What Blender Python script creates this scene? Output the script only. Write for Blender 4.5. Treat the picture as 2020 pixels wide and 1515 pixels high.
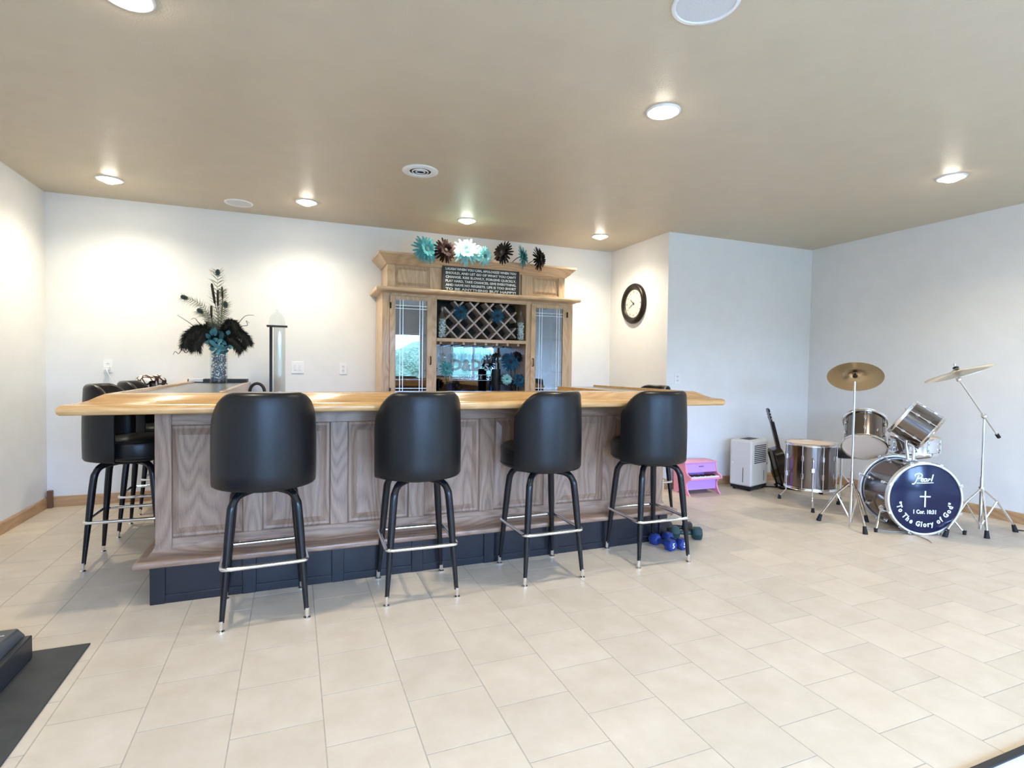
import bpy, bmesh, math, random
from mathutils import Vector, Matrix, Euler
random.seed(7)
for o in list(bpy.data.objects): bpy.data.objects.remove(o)
scene = bpy.context.scene
C = scene.collection
PI = math.pi
R = math.radians

# ------------------------------------------------------------------ camera
CAMH = 1.29
FPX = 1073.0
YAW, PIT, ROL = R(21.865), R(-1.637), R(0.776)
fw = Vector((math.sin(YAW)*math.cos(PIT), math.cos(YAW)*math.cos(PIT), math.sin(PIT)))
rt = Vector((math.cos(YAW), -math.sin(YAW), 0)); up = rt.cross(fw)
rt2 = rt*math.cos(ROL) + up*math.sin(ROL); up2 = up*math.cos(ROL) - rt*math.sin(ROL)
cam = bpy.data.cameras.new('camera'); camo = bpy.data.objects.new('camera', cam); C.objects.link(camo)
cam.sensor_width = 36; cam.lens = FPX/2020*36; cam.clip_start = 0.05
camo.matrix_world = Matrix(((rt2.x, up2.x, -fw.x, 0), (rt2.y, up2.y, -fw.y, 0), (rt2.z, up2.z, -fw.z, CAMH), (0, 0, 0, 1)))
scene.camera = camo

# ------------------------------------------------------------------ world, exposure
SKY = 29.0
w = bpy.data.worlds.new('daylight'); scene.world = w; w.use_nodes = True
bg = w.node_tree.nodes['Background']; bg.inputs[0].default_value = (0.33, 0.55, 1.0, 1); bg.inputs[1].default_value = SKY
vs = scene.view_settings
vs.view_transform = 'Standard'; vs.look = 'None'; vs.gamma = 1.0; vs.use_curve_mapping = False; vs.exposure = 0.53

# room numbers
XL, XR, XJ = -2.03, 5.86, 3.74
YB, YJ, YR = 5.985, 4.84, -2.6
H = 2.78
WINDOWS = [(-1.1, 0.3, 0.25, 2.15), (0.5, 1.9, 0.25, 2.15), (2.1, 3.0, 0.9, 2.15), (4.0, 5.3, 0.25, 2.15)]
for (x0, x1, z0, z1) in WINDOWS:          # light portals in the window openings
    L = bpy.data.lights.new('window_portal', 'AREA'); L.shape = 'RECTANGLE'; L.size = x1-x0; L.size_y = z1-z0
    L.cycles.is_portal = True
    o = bpy.data.objects.new('window_portal', L); C.objects.link(o)
    o.location = ((x0+x1)/2, YR-0.13, (z0+z1)/2); o.rotation_euler = (PI/2, 0, 0)
DOWN = [(1.97, 2.63), (4.615, 2.63), (3.17, 5.32), (1.62, 5.32), (0.105, 5.34), (-1.39, 5.36), (-0.63, 2.68),
        (-0.63, 0.0), (1.97, 0.0), (4.615, 0.0)]  # this row behind the camera is unseen, added for its light
SPOTW = 56.0

# ------------------------------------------------------------------ mesh helpers
class MB:
    def __init__(s): s.v = []; s.f = []
    def add(s, vs_, fs_, M=None):
        b = len(s.v)
        s.v += [tuple(M @ Vector(p)) if M else tuple(p) for p in vs_]
        s.f += [tuple(i+b for i in f) for f in fs_]
        return s
    def box(s, x0, x1, y0, y1, z0, z1, M=None):
        return s.add([(x0,y0,z0),(x1,y0,z0),(x1,y1,z0),(x0,y1,z0),(x0,y0,z1),(x1,y0,z1),(x1,y1,z1),(x0,y1,z1)],
              [(3,2,1,0),(4,5,6,7),(0,1,5,4),(1,2,6,5),(2,3,7,6),(3,0,4,7)], M)
    def cyl(s, p0, p1, r0, r1=None, n=16, M=None):
        return s.tube([p0, p1], [r0, r0 if r1 is None else r1], n, M=M)
    def tube(s, pts, rad, n=10, closed=False, M=None, cap=True):
        pts = [Vector(p) for p in pts]
        if not isinstance(rad, (list, tuple)): rad = [rad]*len(pts)
        m = len(pts); vs_ = []; fs_ = []
        prev = None
        for i, p in enumerate(pts):
            if closed: t = (pts[(i+1) % m]-pts[i-1])
            else: t = pts[min(i+1, m-1)]-pts[max(i-1, 0)]
            if t.length < 1e-9: t = Vector((0,0,1))
            t.normalize()
            if prev is None:
                a = Vector((0,0,1)) if abs(t.z) < .9 else Vector((1,0,0))
                u = t.cross(a).normalized()
            else:
                u = prev - t*prev.dot(t)
                if u.length < 1e-6: u = t.cross(Vector((0,0,1)))
                u.normalize()
            prev = u; v = t.cross(u)
            for k in range(n):
                a = 2*PI*k/n
                vs_.append(p + (u*math.cos(a)+v*math.sin(a))*rad[i])
        for i in range(m if closed else m-1):
            for k in range(n):
                a = i*n+k; b = i*n+(k+1) % n; c = ((i+1) % m)*n+(k+1) % n; d = ((i+1) % m)*n+k
                fs_.append((a, b, c, d))
        if not closed and cap:
            fs_.append(tuple(range(n-1, -1, -1))); fs_.append(tuple((m-1)*n+k for k in range(n)))
        return s.add(vs_, fs_, M)
    def lathe(s, prof, n=32, M=None, closed=False):
        vs_ = []; fs_ = []; m = len(prof)
        for k in range(n):
            a = 2*PI*k/n
            for (r, z) in prof: vs_.append((r*math.cos(a), r*math.sin(a), z))
        for k in range(n):
            k2 = (k+1) % n
            for i in range(m if closed else m-1):
                j = (i+1) % m
                fs_.append((k*m+i, k2*m+i, k2*m+j, k*m+j))
        return s.add(vs_, fs_, M)
    def prism(s, poly, d0, d1, ax='y', M=None):
        n = len(poly); vs_ = []
        for d in (d0, d1):
            for (a, b) in poly:
                vs_.append({'x': (d, a, b), 'y': (a, d, b), 'z': (a, b, d)}[ax])
        fs_ = [tuple(range(n)), tuple(range(2*n-1, n-1, -1))] + [(i, i+n, (i+1) % n+n, (i+1) % n) for i in range(n)]
        return s.add(vs_, fs_, M)
    def sphere(s, c, r, n=12, m=8, sc=(1,1,1)):
        prof = [(max(1e-5, math.sin(PI*i/m)), -math.cos(PI*i/m)) for i in range(m+1)]
        return s.lathe(prof, n, Matrix.Translation(c) @ Matrix.Diagonal((r*sc[0], r*sc[1], r*sc[2], 1)))
    def mesh(s, name, smooth=None):
        me = bpy.data.meshes.new(name); me.from_pydata(s.v, [], s.f); me.update()
        bm = bmesh.new(); bm.from_mesh(me); bmesh.ops.remove_doubles(bm, verts=bm.verts, dist=1e-6)
        bmesh.ops.recalc_face_normals(bm, faces=bm.faces); bm.to_mesh(me); bm.free()
        if smooth is not None:
            me.polygons.foreach_set('use_smooth', [True]*len(me.polygons))
            if smooth < 180: me.set_sharp_from_angle(angle=R(smooth))
        return me
    def build(s, name, mat, parent=None, smooth=None, bevel=0, seg=2, label=None):
        o = bpy.data.objects.new(name, s.mesh(name, smooth)); C.objects.link(o)
        o.data.materials.append(mat)
        if parent: o.parent = parent
        if bevel:
            b = o.modifiers.new('bevel', 'BEVEL'); b.width = bevel; b.segments = seg; b.limit_method = 'ANGLE'; b.angle_limit = R(40)
            if smooth is None:
                o.data.polygons.foreach_set('use_smooth', [True]*len(o.data.polygons)); b.harden_normals = True
        if label: o['label'] = label
        return o

def tag(o, label, cat=None, group=None, kind=None):
    if label: o['label'] = label
    if cat: o['category'] = cat
    if group: o['group'] = group
    if kind: o['kind'] = kind
    return o
def thing(name, label, cat, loc=(0,0,0), rz=0, group=None, M=None):
    o = bpy.data.objects.new(name, None); C.objects.link(o); o.empty_display_size = .1
    if M is not None: o.matrix_world = M
    else: o.location = loc; o.rotation_euler = (0, 0, rz)
    return tag(o, label, cat, group)
def struct(o): o['kind'] = 'structure'; return o
def copy_tree(o, parent=None):
    c = o.copy(); C.objects.link(c)
    if parent: c.parent = parent; c.matrix_parent_inverse = o.matrix_parent_inverse.copy()
    for ch in o.children: copy_tree(ch, c)
    return c
def frame_to(axis, origin, hint=(0,0,1)):
    z = Vector(axis).normalized(); h = Vector(hint)
    if abs(z.dot(h)) > .98: h = Vector((0,1,0))
    x = h.cross(z).normalized(); y = z.cross(x)
    return Matrix(((x.x,y.x,z.x,origin[0]),(x.y,y.y,z.y,origin[1]),(x.z,y.z,z.z,origin[2]),(0,0,0,1)))
def catmull(pts, n=6, closed=False):
    P = [Vector(p) for p in pts]; out = []; m = len(P)
    rng = range(m) if closed else range(m-1)
    for i in rng:
        p0 = P[(i-1) % m] if closed or i > 0 else P[0]; p1 = P[i]; p2 = P[(i+1) % m]; p3 = P[(i+2) % m] if closed or i+2 < m else P[m-1]
        for k in range(n):
            t = k/n
            out.append(0.5*((2*p1)+(p2-p0)*t+(2*p0-5*p1+4*p2-p3)*t*t+(3*p1-p0-3*p2+p3)*t**3))
    if not closed: out.append(P[-1])
    return out
def text_mesh(name, body, size, mat, parent, M, extrude=.001, align='CENTER', offset=0.0, shear=0.0, space=1.0, sx=1.0):
    cu = bpy.data.curves.new(name, 'FONT'); cu.body = body; cu.size = size; cu.extrude = extrude; cu.align_x = align; cu.align_y = 'CENTER'
    cu.offset = offset; cu.shear = shear; cu.space_character = space; cu.resolution_u = 2
    t = bpy.data.objects.new(name+'_tmp', cu); C.objects.link(t)
    dg = bpy.context.evaluated_depsgraph_get(); me = bpy.data.meshes.new_from_object(t.evaluated_get(dg))
    bpy.data.objects.remove(t); bpy.data.curves.remove(cu)
    me.transform(M @ Matrix.Diagonal((sx,1,1,1)))
    o = bpy.data.objects.new(name, me); C.objects.link(o); me.materials.clear(); me.materials.append(mat)
    if parent: o.parent = parent
    return o

# ------------------------------------------------------------------ materials
def mat(name, col, rough=.5, metal=0, spec=.5, emit=0, coat=0, trans=0, ior=1.45, alpha=1):
    m = bpy.data.materials.new(name); m.use_nodes = True; b = m.node_tree.nodes['Principled BSDF']
    b.inputs['Base Color'].default_value = (*col, 1); b.inputs['Roughness'].default_value = rough; b.inputs['Metallic'].default_value = metal
    b.inputs['Specular IOR Level'].default_value = spec; b.inputs['Coat Weight'].default_value = coat; b.inputs['Coat Roughness'].default_value = .12
    b.inputs['Transmission Weight'].default_value = trans; b.inputs['IOR'].default_value = ior
    if emit: b.inputs['Emission Color'].default_value = (*col, 1); b.inputs['Emission Strength'].default_value = emit
    return m
def nd(m, t, **kw):
    n = m.node_tree.nodes.new(t)
    for k, v in kw.items(): setattr(n, k, v)
    return n
def ramp(m, stops):
    n = nd(m, 'ShaderNodeValToRGB'); e = n.color_ramp.elements
    while len(e) < len(stops): e.new(.5)
    for i, (p, c) in enumerate(stops): e[i].position = p; e[i].color = (*c, 1)
    return n
def noisy(name, c0, c1, scale, rough=.5, bump=0, bscale=None, spec=.5, detail=4, coord='Object', metal=0, coat=0, dist=.01, vscale=(1,1,1)):
    m = mat(name, c0, rough, metal, spec, coat=coat); L = m.node_tree.links; b = m.node_tree.nodes['Principled BSDF']
    tc = nd(m, 'ShaderNodeTexCoord'); mp = nd(m, 'ShaderNodeMapping'); mp.inputs['Scale'].default_value = vscale
    L.new(tc.outputs[coord], mp.inputs[0])
    nz = nd(m, 'ShaderNodeTexNoise'); nz.inputs['Scale'].default_value = scale; nz.inputs['Detail'].default_value = detail
    L.new(mp.outputs[0], nz.inputs['Vector'])
    rp = ramp(m, [(.3, c0), (.7, c1)]); L.new(nz.outputs['Fac'], rp.inputs[0]); L.new(rp.outputs[0], b.inputs['Base Color'])
    if bump:
        n2 = nd(m, 'ShaderNodeTexNoise'); n2.inputs['Scale'].default_value = bscale or scale; n2.inputs['Detail'].default_value = 2
        L.new(mp.outputs[0], n2.inputs['Vector'])
        bp = nd(m, 'ShaderNodeBump'); bp.inputs['Strength'].default_value = bump; bp.inputs['Distance'].default_value = dist
        L.new(n2.outputs['Fac'], bp.inputs['Height']); L.new(bp.outputs[0], b.inputs['Normal'])
    return m
def oak(name, axis, cols, rough=.38, coat=.25):
    """straight oak grain with cathedral figure running along one axis"""
    m = mat(name, cols[0], rough, coat=coat); L = m.node_tree.links; b = m.node_tree.nodes['Principled BSDF']
    tc = nd(m, 'ShaderNodeTexCoord'); oi = nd(m, 'ShaderNodeObjectInfo')
    ad = nd(m, 'ShaderNodeVectorMath', operation='ADD'); sc = nd(m, 'ShaderNodeVectorMath', operation='SCALE'); sc.inputs[0].default_value = (3.1, 2.3, 4.7)
    L.new(oi.outputs['Random'], sc.inputs['Scale']); L.new(tc.outputs['Object'], ad.inputs[0]); L.new(sc.outputs[0], ad.inputs[1])
    mp = nd(m, 'ShaderNodeMapping'); s = [1,1,1]; s['xyz'.index(axis)] = .085; mp.inputs['Scale'].default_value = s
    L.new(ad.outputs[0], mp.inputs[0])
    mp0 = nd(m, 'ShaderNodeMapping'); s0 = [1,1,1]; s0['xyz'.index(axis)] = .2; mp0.inputs['Scale'].default_value = s0; L.new(ad.outputs[0], mp0.inputs[0])
    n0 = nd(m, 'ShaderNodeTexNoise'); n0.inputs['Scale'].default_value = 4.2; n0.inputs['Detail'].default_value = 1.5
    L.new(mp0.outputs[0], n0.inputs['Vector'])
    mu = nd(m, 'ShaderNodeMath', operation='MULTIPLY'); mu.inputs[1].default_value = 34
    fr = nd(m, 'ShaderNodeMath', operation='PINGPONG'); fr.inputs[1].default_value = 1
    L.new(n0.outputs['Fac'], mu.inputs[0]); L.new(mu.outputs[0], fr.inputs[0])
    n1 = nd(m, 'ShaderNodeTexNoise'); n1.inputs['Scale'].default_value = 170; n1.inputs['Detail'].default_value = 3
    L.new(mp.outputs[0], n1.inputs['Vector'])
    mx = nd(m, 'ShaderNodeMath', operation='MULTIPLY_ADD'); mx.inputs[1].default_value = .42; L.new(fr.outputs[0], mx.inputs[0])
    m2 = nd(m, 'ShaderNodeMath', operation='MULTIPLY'); m2.inputs[1].default_value = .62; L.new(n1.outputs['Fac'], m2.inputs[0]); L.new(m2.outputs[0], mx.inputs[2])
    rp = ramp(m, [(.12, cols[1]), (.5, cols[0]), (.9, cols[2])]); L.new(mx.outputs[0], rp.inputs[0]); L.new(rp.outputs[0], b.inputs['Base Color'])
    bp = nd(m, 'ShaderNodeBump'); bp.inputs['Strength'].default_value = .12; bp.inputs['Distance'].default_value = .002
    L.new(n1.outputs['Fac'], bp.inputs['Height']); L.new(bp.outputs[0], b.inputs['Normal'])
    return m
BARC = ((.33,.205,.135), (.19,.11,.07), (.43,.28,.185))
HUTC = ((.60,.41,.24), (.46,.29,.155), (.70,.50,.31))
TOPC = ((.66,.38,.15), (.52,.27,.095), (.76,.47,.21))
oak_v = oak('bar_oak_vertical', 'z', BARC); oak_x = oak('bar_oak_horizontal', 'x', BARC); oak_y = oak('bar_oak_depth', 'y', BARC)
hut_v = oak('hutch_oak_vertical', 'z', HUTC); hut_x = oak('hutch_oak_horizontal', 'x', HUTC)
top_x = oak('rail_oak', 'x', TOPC, .22, .6); top_y = oak('rail_oak_depth', 'y', TOPC, .22, .6)
base_x = oak('baseboard_oak', 'x', ((.46,.27,.13),(.36,.2,.09),(.54,.33,.17))); base_y = oak('baseboard_oak_depth', 'y', ((.46,.27,.13),(.36,.2,.09),(.54,.33,.17)))
wall_m = noisy('wall_paint', (.80,.79,.765), (.83,.82,.795), 6, .55, .25, 140, .4, dist=.003)
ceil_m = noisy('ceiling_paint', (.60,.51,.375), (.63,.535,.395), 5, .42, .35, 110, .5, dist=.004)
white_m = mat('white_plastic', (.85,.85,.84), .35); offw = mat('off_white_plastic', (.8,.79,.76), .4)
vinyl = noisy('black_vinyl', (.008,.008,.009), (.012,.012,.013), 60, .34, .15, 380, .4, dist=.001)
blackm = mat('black_metal', (.008,.008,.009), .25, 0, .4, coat=.1)
blackp = mat('black_plastic', (.015,.015,.016), .45); rubber = mat('black_rubber', (.012,.012,.012), .65)
chrome = mat('chrome', (.86,.87,.89), .09, 1); steel = mat('brushed_steel', (.7,.7,.71), .25, 1)
bronze = mat('dark_bronze', (.04,.03,.025), .35, .7)
blackish = noisy('blackish_kick_paint', (.010,.0105,.015), (.014,.0145,.02), 12, .3)  # near-black paint with a little reflected daylight blue in its colour
laminate = noisy('grey_speckled_laminate', (.11,.115,.125), (.17,.175,.185), 160, .3, detail=2, coat=.3)
grout_m = noisy('grout', (.38,.33,.26), (.46,.40,.32), 20, .8)
def tile_mat():
    m = mat('cream_ceramic_tile', (.7,.62,.5), .4, spec=.4); L = m.node_tree.links; b = m.node_tree.nodes['Principled BSDF']
    gm = nd(m, 'ShaderNodeNewGeometry'); n = nd(m, 'ShaderNodeTexNoise'); n.inputs['Scale'].default_value = 6; n.inputs['Detail'].default_value = 5; n.inputs['Roughness'].default_value = .62
    oi = nd(m, 'ShaderNodeObjectInfo'); L.new(gm.outputs['Position'], n.inputs['Vector'])
    rp = ramp(m, [(.3, (.60,.50,.375)), (.72, (.69,.59,.465))]); L.new(n.outputs['Fac'], rp.inputs[0])
    hv = nd(m, 'ShaderNodeHueSaturation'); mr = nd(m, 'ShaderNodeMapRange'); mr.inputs[3].default_value = .955; mr.inputs[4].default_value = 1.03
    L.new(oi.outputs['Random'], mr.inputs[0]); L.new(mr.outputs[0], hv.inputs['Value']); L.new(rp.outputs[0], hv.inputs['Color']); L.new(hv.outputs[0], b.inputs['Base Color'])
    bp = nd(m, 'ShaderNodeBump'); bp.inputs['Strength'].default_value = .1; bp.inputs['Distance'].default_value = .004; L.new(n.outputs['Fac'], bp.inputs['Height']); L.new(bp.outputs[0], b.inputs['Normal'])
    return m
tile_m = tile_mat()
def thin_glass(name, tint=(1,1,1), refl=.08, rough=0.0):
    m = bpy.data.materials.new(name); m.use_nodes = True; nt = m.node_tree; nt.nodes.clear(); L = nt.links
    out = nd(m, 'ShaderNodeOutputMaterial'); tr = nd(m, 'ShaderNodeBsdfTransparent'); tr.inputs[0].default_value = (*tint, 1)
    gl = nd(m, 'ShaderNodeBsdfGlossy'); gl.inputs['Roughness'].default_value = rough
    lw = nd(m, 'ShaderNodeLayerWeight'); lw.inputs[0].default_value = .5
    fr = nd(m, 'ShaderNodeMath', operation='POWER'); fr.inputs[1].default_value = 4; L.new(lw.outputs['Facing'], fr.inputs[0])
    ad = nd(m, 'ShaderNodeMath', operation='MULTIPLY_ADD'); ad.inputs[1].default_value = .6; ad.inputs[2].default_value = refl; L.new(fr.outputs[0], ad.inputs[0])
    mx = nd(m, 'ShaderNodeMixShader'); L.new(ad.outputs[0], mx.inputs[0]); L.new(tr.outputs[0], mx.inputs[1]); L.new(gl.outputs[0], mx.inputs[2]); L.new(mx.outputs[0], out.inputs[0])
    return m
glass_win = thin_glass('window_glass', (.97,.98,.98), .03)
glass_door = thin_glass('cabinet_glass', (.75,.78,.8), .22)
glass_clear = thin_glass('clear_glass', (.93,.96,.97), .07)
mirror_m = mat('mirror', (.30,.36,.42), .03, 1)
darkwood = mat('dark_cabinet_back', (.03,.024,.02), .5)

# ================================================================== SETTING
fl = struct(MB().box(XL-.1, XR+.1, YR-.1, YB+.1, -.12, -.0004).build('floor', grout_m))
PX, PY, TX0, TY0 = .3075, .3113, 1.026, 1.746          # tile pitch and one joint
G = .0022
def tile_rects():
    out = []
    for i in range(-12, 18):
        x0 = TX0+i*PX
        off = 0 if i % 2 == 0 else PY/2
        for j in range(-16, 16):
            y0 = TY0+off+j*PY
            a, b, c, d = max(x0+G, XL), min(x0+PX-G, XR), max(y0+G, YR), min(y0+PY-G, YB)
            if a > XJ and d > YJ: d = min(d, YJ)
            if b-a > .02 and d-c > .02: out.append((a, b, c, d))
    return out
def campx(p):
    d = Vector(p)-Vector((0,0,CAMH)); z = d.dot(fw)
    return None if z < .2 else (1010+FPX*d.dot(rt2)/z, 757.5-FPX*d.dot(up2)/z, z)
rects = tile_rects(); scored = []
def hidden(x, y):      # under or behind the bar and the exercise mat: the photograph shows no floor there
    return (-.6 < x < 2.55 and y > 3.5) or (x > XJ and y > YJ-.25) or (-.55 < x and y > 5.0)
for r in rects:
    q = campx(((r[0]+r[1])/2, (r[2]+r[3])/2, 0)); cx, cy = (r[0]+r[1])/2, (r[2]+r[3])/2
    vis = q and -150 < q[0] < 2170 and q[1] < 1650 and not hidden(cx, cy)
    scored.append((q[2] if vis else 99, r))
scored.sort(key=lambda t: t[0])
tile_cache = {}
field = MB()
def tile_bm(mb, a, b, c, d, M=None):
    e = .0001
    mb.add([(a,c,-.0004),(b,c,-.0004),(b,d,-.0004),(a,d,-.0004),(a+e,c+e,0),(b-e,c+e,0),(b-e,d-e,0),(a+e,d-e,0)],
           [(4,5,6,7),(0,1,5,4),(1,2,6,5),(2,3,7,6),(3,0,4,7)], M)
for k, (s_, (a, b, c, d)) in enumerate(scored):
    if k < 300 and s_ < 90:
        key = (round(b-a, 4), round(d-c, 4))
        if key not in tile_cache:
            mb = MB(); tile_bm(mb, -(b-a)/2, (b-a)/2, -(d-c)/2, (d-c)/2); tile_cache[key] = mb.mesh('tile'); tile_cache[key].materials.append(tile_m)
        o = bpy.data.objects.new('tile', tile_cache[key]); C.objects.link(o); o.parent = fl; o.location = ((a+b)/2, (c+d)/2, 0)
    else: tile_bm(field, a, b, c, d)
field.build('tile_field', tile_m, fl)['kind'] = 'stuff'

struct(MB().box(XL-.1, XR+.1, YR-.1, YB+.1, H, H+.1).build('ceiling', ceil_m))
struct(MB().box(XL-.1, XL, YR, YB+.1, 0, H).build('wall_left', wall_m))
struct(MB().box(XL, XJ, YB, YB+.1, 0, H).build('wall_back', wall_m))
struct(MB().prism([(XJ, YB+.1), (XJ, YJ), (XR+.1, YJ), (XR+.1, YJ+.1), (XJ+.1, YJ+.1), (XJ+.1, YB+.1)], 0, H, 'z').build('wall_corner', wall_m))
struct(MB().box(XR, XR+.1, YR, YJ, 0, H).build('wall_right', wall_m))
wr = MB(); xs = XL-.1
for (x0, x1, z0, z1) in WINDOWS:
    wr.box(xs, x0, YR-.1, YR, 0, H); wr.box(x0, x1, YR-.1, YR, 0, z0); wr.box(x0, x1, YR-.1, YR, z1, H); xs = x1
wr.box(xs, XR+.1, YR-.1, YR, 0, H)
struct(wr.build('wall_rear', wall_m))
for k, (x0, x1, z0, z1) in enumerate(WINDOWS):
    mb = MB(); t = .06
    mb.box(x0, x0+t, YR-.1, YR+.01, z0, z1).box(x1-t, x1, YR-.1, YR+.01, z0, z1).box(x0+t, x1-t, YR-.1, YR+.01, z0, z0+t).box(x0+t, x1-t, YR-.1, YR+.01, z1-t, z1)
    if x1-x0 > 1.1: mb.box((x0+x1)/2-.035, (x0+x1)/2+.035, YR-.08, YR, z0+t, z1-t)
    wn = struct(mb.build('window_%d' % (k+1), white_m))
    MB().box(x0+t, x1-t, YR-.05, YR-.045, z0+t, z1-t).build('pane', glass_win, wn)
lawn = noisy('lawn', (.06,.10,.035), (.1,.15,.05), 3, .9)
struct(MB().box(-30, 36, -45, YR-4.6, -.2, -.12).build('ground_outside', lawn))  # unseen ground, added to block world light from below the horizon
struct(MB().box(-30, 36, YR-4.6, YR-.12, -.2, -.11).build('bounce_ground_outside', noisy('grey_bounce_ground', (.38,.38,.37), (.46,.46,.45), 4, .9)))  # unseen grey strip, added so daylight bounces in neutral instead of green
leaf_m = noisy('tree_leaves', (.10,.15,.08), (.26,.32,.2), 5, .8, .8, 9, dist=.3); bark = mat('tree_bark', (.1,.07,.05), .9)
for k, hx in enumerate((-22, -11, 0, 11, 22, 33)):  # hedge in place of the reflected trees, added to darken the mirror's view
    t = thing('added_hedge', 'tall leafy green hedge row added to darken mirror reflections', 'hedge', (hx, -26, -.12), 0, 'added hedge rows beyond the lawn')
    mb = MB()
    for q in range(16):
        x = -4.1+8.2*q/15; mb.sphere((x, random.uniform(-.4, .4), random.uniform(1.3, 2.2)), random.uniform(1.0, 1.35), 14, 9); mb.sphere((x, random.uniform(-.4, .4), .9), 1.0, 12, 7)
    mb.build('foliage', leaf_m, t, 180)
    for x in (-4, 0, 4): MB().cyl((x, 0, 0), (x, 0, 1.2), .1, n=8).build('trunk', bark, t, 60)

def baseb(name, pts, m, h=.095, t=.014):      # run of board with a rounded top edge
    mb = MB(); (xa, ya), (xb, yb) = pts; d = Vector((xb-xa, yb-ya, 0)); ln = d.length; d.normalize(); n = Vector((-d.y, d.x, 0))
    M = Matrix(((d.x, n.x, 0, xa), (d.y, n.y, 0, ya), (0, 0, 1, 0), (0, 0, 0, 1)))
    mb.prism([(0,.0),(t,.0),(t,h-.02),(t*.75,h-.008),(t*.3,h),(0,h)], 0, ln, 'x', M)
    return struct(mb.build(name, m, smooth=40))
baseb('baseboard_left', ((XL, YB), (XL, YR)), base_y)
baseb('baseboard_back', ((XJ, YB), (XL, YB)), base_x)
baseb('baseboard_corner', ((XR, YJ), (XJ, YJ)), base_x)
baseb('baseboard_right', ((XR, YR), (XR, YJ)), base_y)
struct(MB().box(XL+.012, XL+.05, YB-.05, YB-.012, 0, .155).build('trim_1', mat('dark_stained_oak', (.16,.075,.035), .4), bevel=.004))

# downlights
lens_m = mat('lamp_lens', (1.0, .93, .78), .3, emit=45)
for i, (x, y) in enumerate(DOWN):
    t = thing('recessed_downlight', 'round recessed ceiling downlight, unseen, added for its light', 'ceiling light', (x, y, H), 0, 'recessed downlights in the tan ceiling')
    MB().lathe([(.098,0),(.098,-.004),(.09,-.009),(.078,-.007),(.074,0)], 40).build('trim_ring', white_m, t, 60)
    MB().lathe([(.001,-.034),(.03,-.031),(.055,-.020),(.07,-.005),(.073,0)], 32).build('lens', lens_m, t, 180)
    L = bpy.data.lights.new('downlight_spot', 'SPOT'); L.energy = SPOTW*(.5 if i == 3 else 1); L.color = (1, .92, .74); L.spot_size = R(150); L.spot_blend = 1.0; L.shadow_soft_size = .05
    lo = bpy.data.objects.new('downlight_spot', L); C.objects.link(lo); lo.location = (x, y, H-.055)
lab = {0: 'round recessed downlight over the bar stool row, beside the large ceiling speaker', 1: 'round recessed downlight above the drum kit',
       2: 'round recessed downlight in front of the clock wall', 3: 'round recessed downlight above the oak hutch flowers', 4: 'round recessed downlight between small ceiling speaker and hutch',
       5: 'round recessed downlight in the corner near the left wall', 6: 'round recessed downlight over the exercise mat side of the bar'}
for i, o in enumerate([o for o in C.objects if o.name.startswith('recessed_downlight')]):
    if i in lab: o['label'] = lab[i]  # only the unseen added lamps keep the default label
def speaker(x, y, r, label):
    t = thing('ceiling_speaker', label, 'speaker', (x, y, H))
    MB().lathe([(r,0),(r,-.005),(r*.97,-.009),(r*.88,-.008),(r*.86,-.003)], 48).build('rim', white_m, t, 50)
    MB().lathe([(.001,-.006),(r*.86,-.004)], 48).build('grille', noisy('speaker_grille', (.6,.6,.61), (.74,.74,.74), 240, .5), t, 180)
speaker(1.545, 1.80, .135, 'large round white ceiling speaker with flat grille')
speaker(-.474, 5.632, .12, 'small round white speaker in ceiling close to back wall')
t = thing('ceiling_vent', 'round white ceiling air vent with concentric louvres', 'vent', (.888, 4.141, H))
MB().lathe([(.135,0),(.135,-.006),(.118,-.014),(.085,-.012),(.08,-.004)], 48).build('rim', white_m, t, 50)
MB().lathe([(.001,-.002),(.085,-.002)], 32).build('duct_opening', blackp, t)
for r in (.058, .032): MB().lathe([(r+.006,-.007),(r+.002,-.014),(r-.003,-.012),(r+.001,-.005)], 36, closed=True).build('louvre', white_m, t, 40)

# wall plates
def plate(name, label, cat, M, wdt, hgt, kind, group=None):
    t = thing(name, label, cat, M=M, group=group)
    MB().box(-wdt/2, wdt/2, -hgt/2, hgt/2, 0, .006).build('cover_plate', white_m, t, bevel=.002)
    if kind == 'switch':
        for sx in (-.023, .023):
            MB().box(sx-.012, sx+.012, -.03, .03, .006, .01).build('rocker', offw, t, bevel=.002)
    else:
        for sy in (-.021, .021):
            oc = MB().lathe([(.001,.009),(.015,.009),(.017,.006)], 20, Matrix.Translation((0, sy, 0))).build('receptacle', offw, t, 40)
            MB().box(-.007, -.004, sy-.004, sy+.005, .0088, .0096).box(.004, .007, sy-.004, sy+.005, .0088, .0096).build('slot', blackp, oc)
    return t
MBK = lambda x, z: frame_to((0,-1,0), (x, YB, z))
plate('wall_outlet', 'white wall outlet with charger plugged in behind the side stools', 'outlet', MBK(-1.574, 1.262), .075, .12, 'outlet')
plate('light_switch', 'white double rocker switch plate right of glass drink tower', 'switch', MBK(.035, 1.27), .12, .12, 'switch')
plate('wall_outlet', 'white wall outlet between switch plate and oak hutch', 'outlet', MBK(.482, 1.265), .075, .12, 'outlet')
plate('wall_outlet', 'white wall outlet on blue-lit wall above bar corner', 'outlet', frame_to((0,-1,0), (3.885, YJ, 1.205)), .075, .12, 'outlet')
ch = thing('phone_charger', 'white phone charger block with hanging cord in wall outlet', 'charger', (-1.574, YB-.0096, 1.24))
MB().box(-.02, .02, -.045, 0, -.018, .018).build('plug_block', white_m, ch, bevel=.004)
MB().tube(catmull([(0,-.045,0),(.015,-.07,-.03),(.05,-.06,-.12),(.1,-.05,-.22),(.13,-.045,-.4),(.15,-.045,-.7),(.16,-.03,-1.0)], 5), .004, 8).build('cord', white_m, ch, 180)

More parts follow.
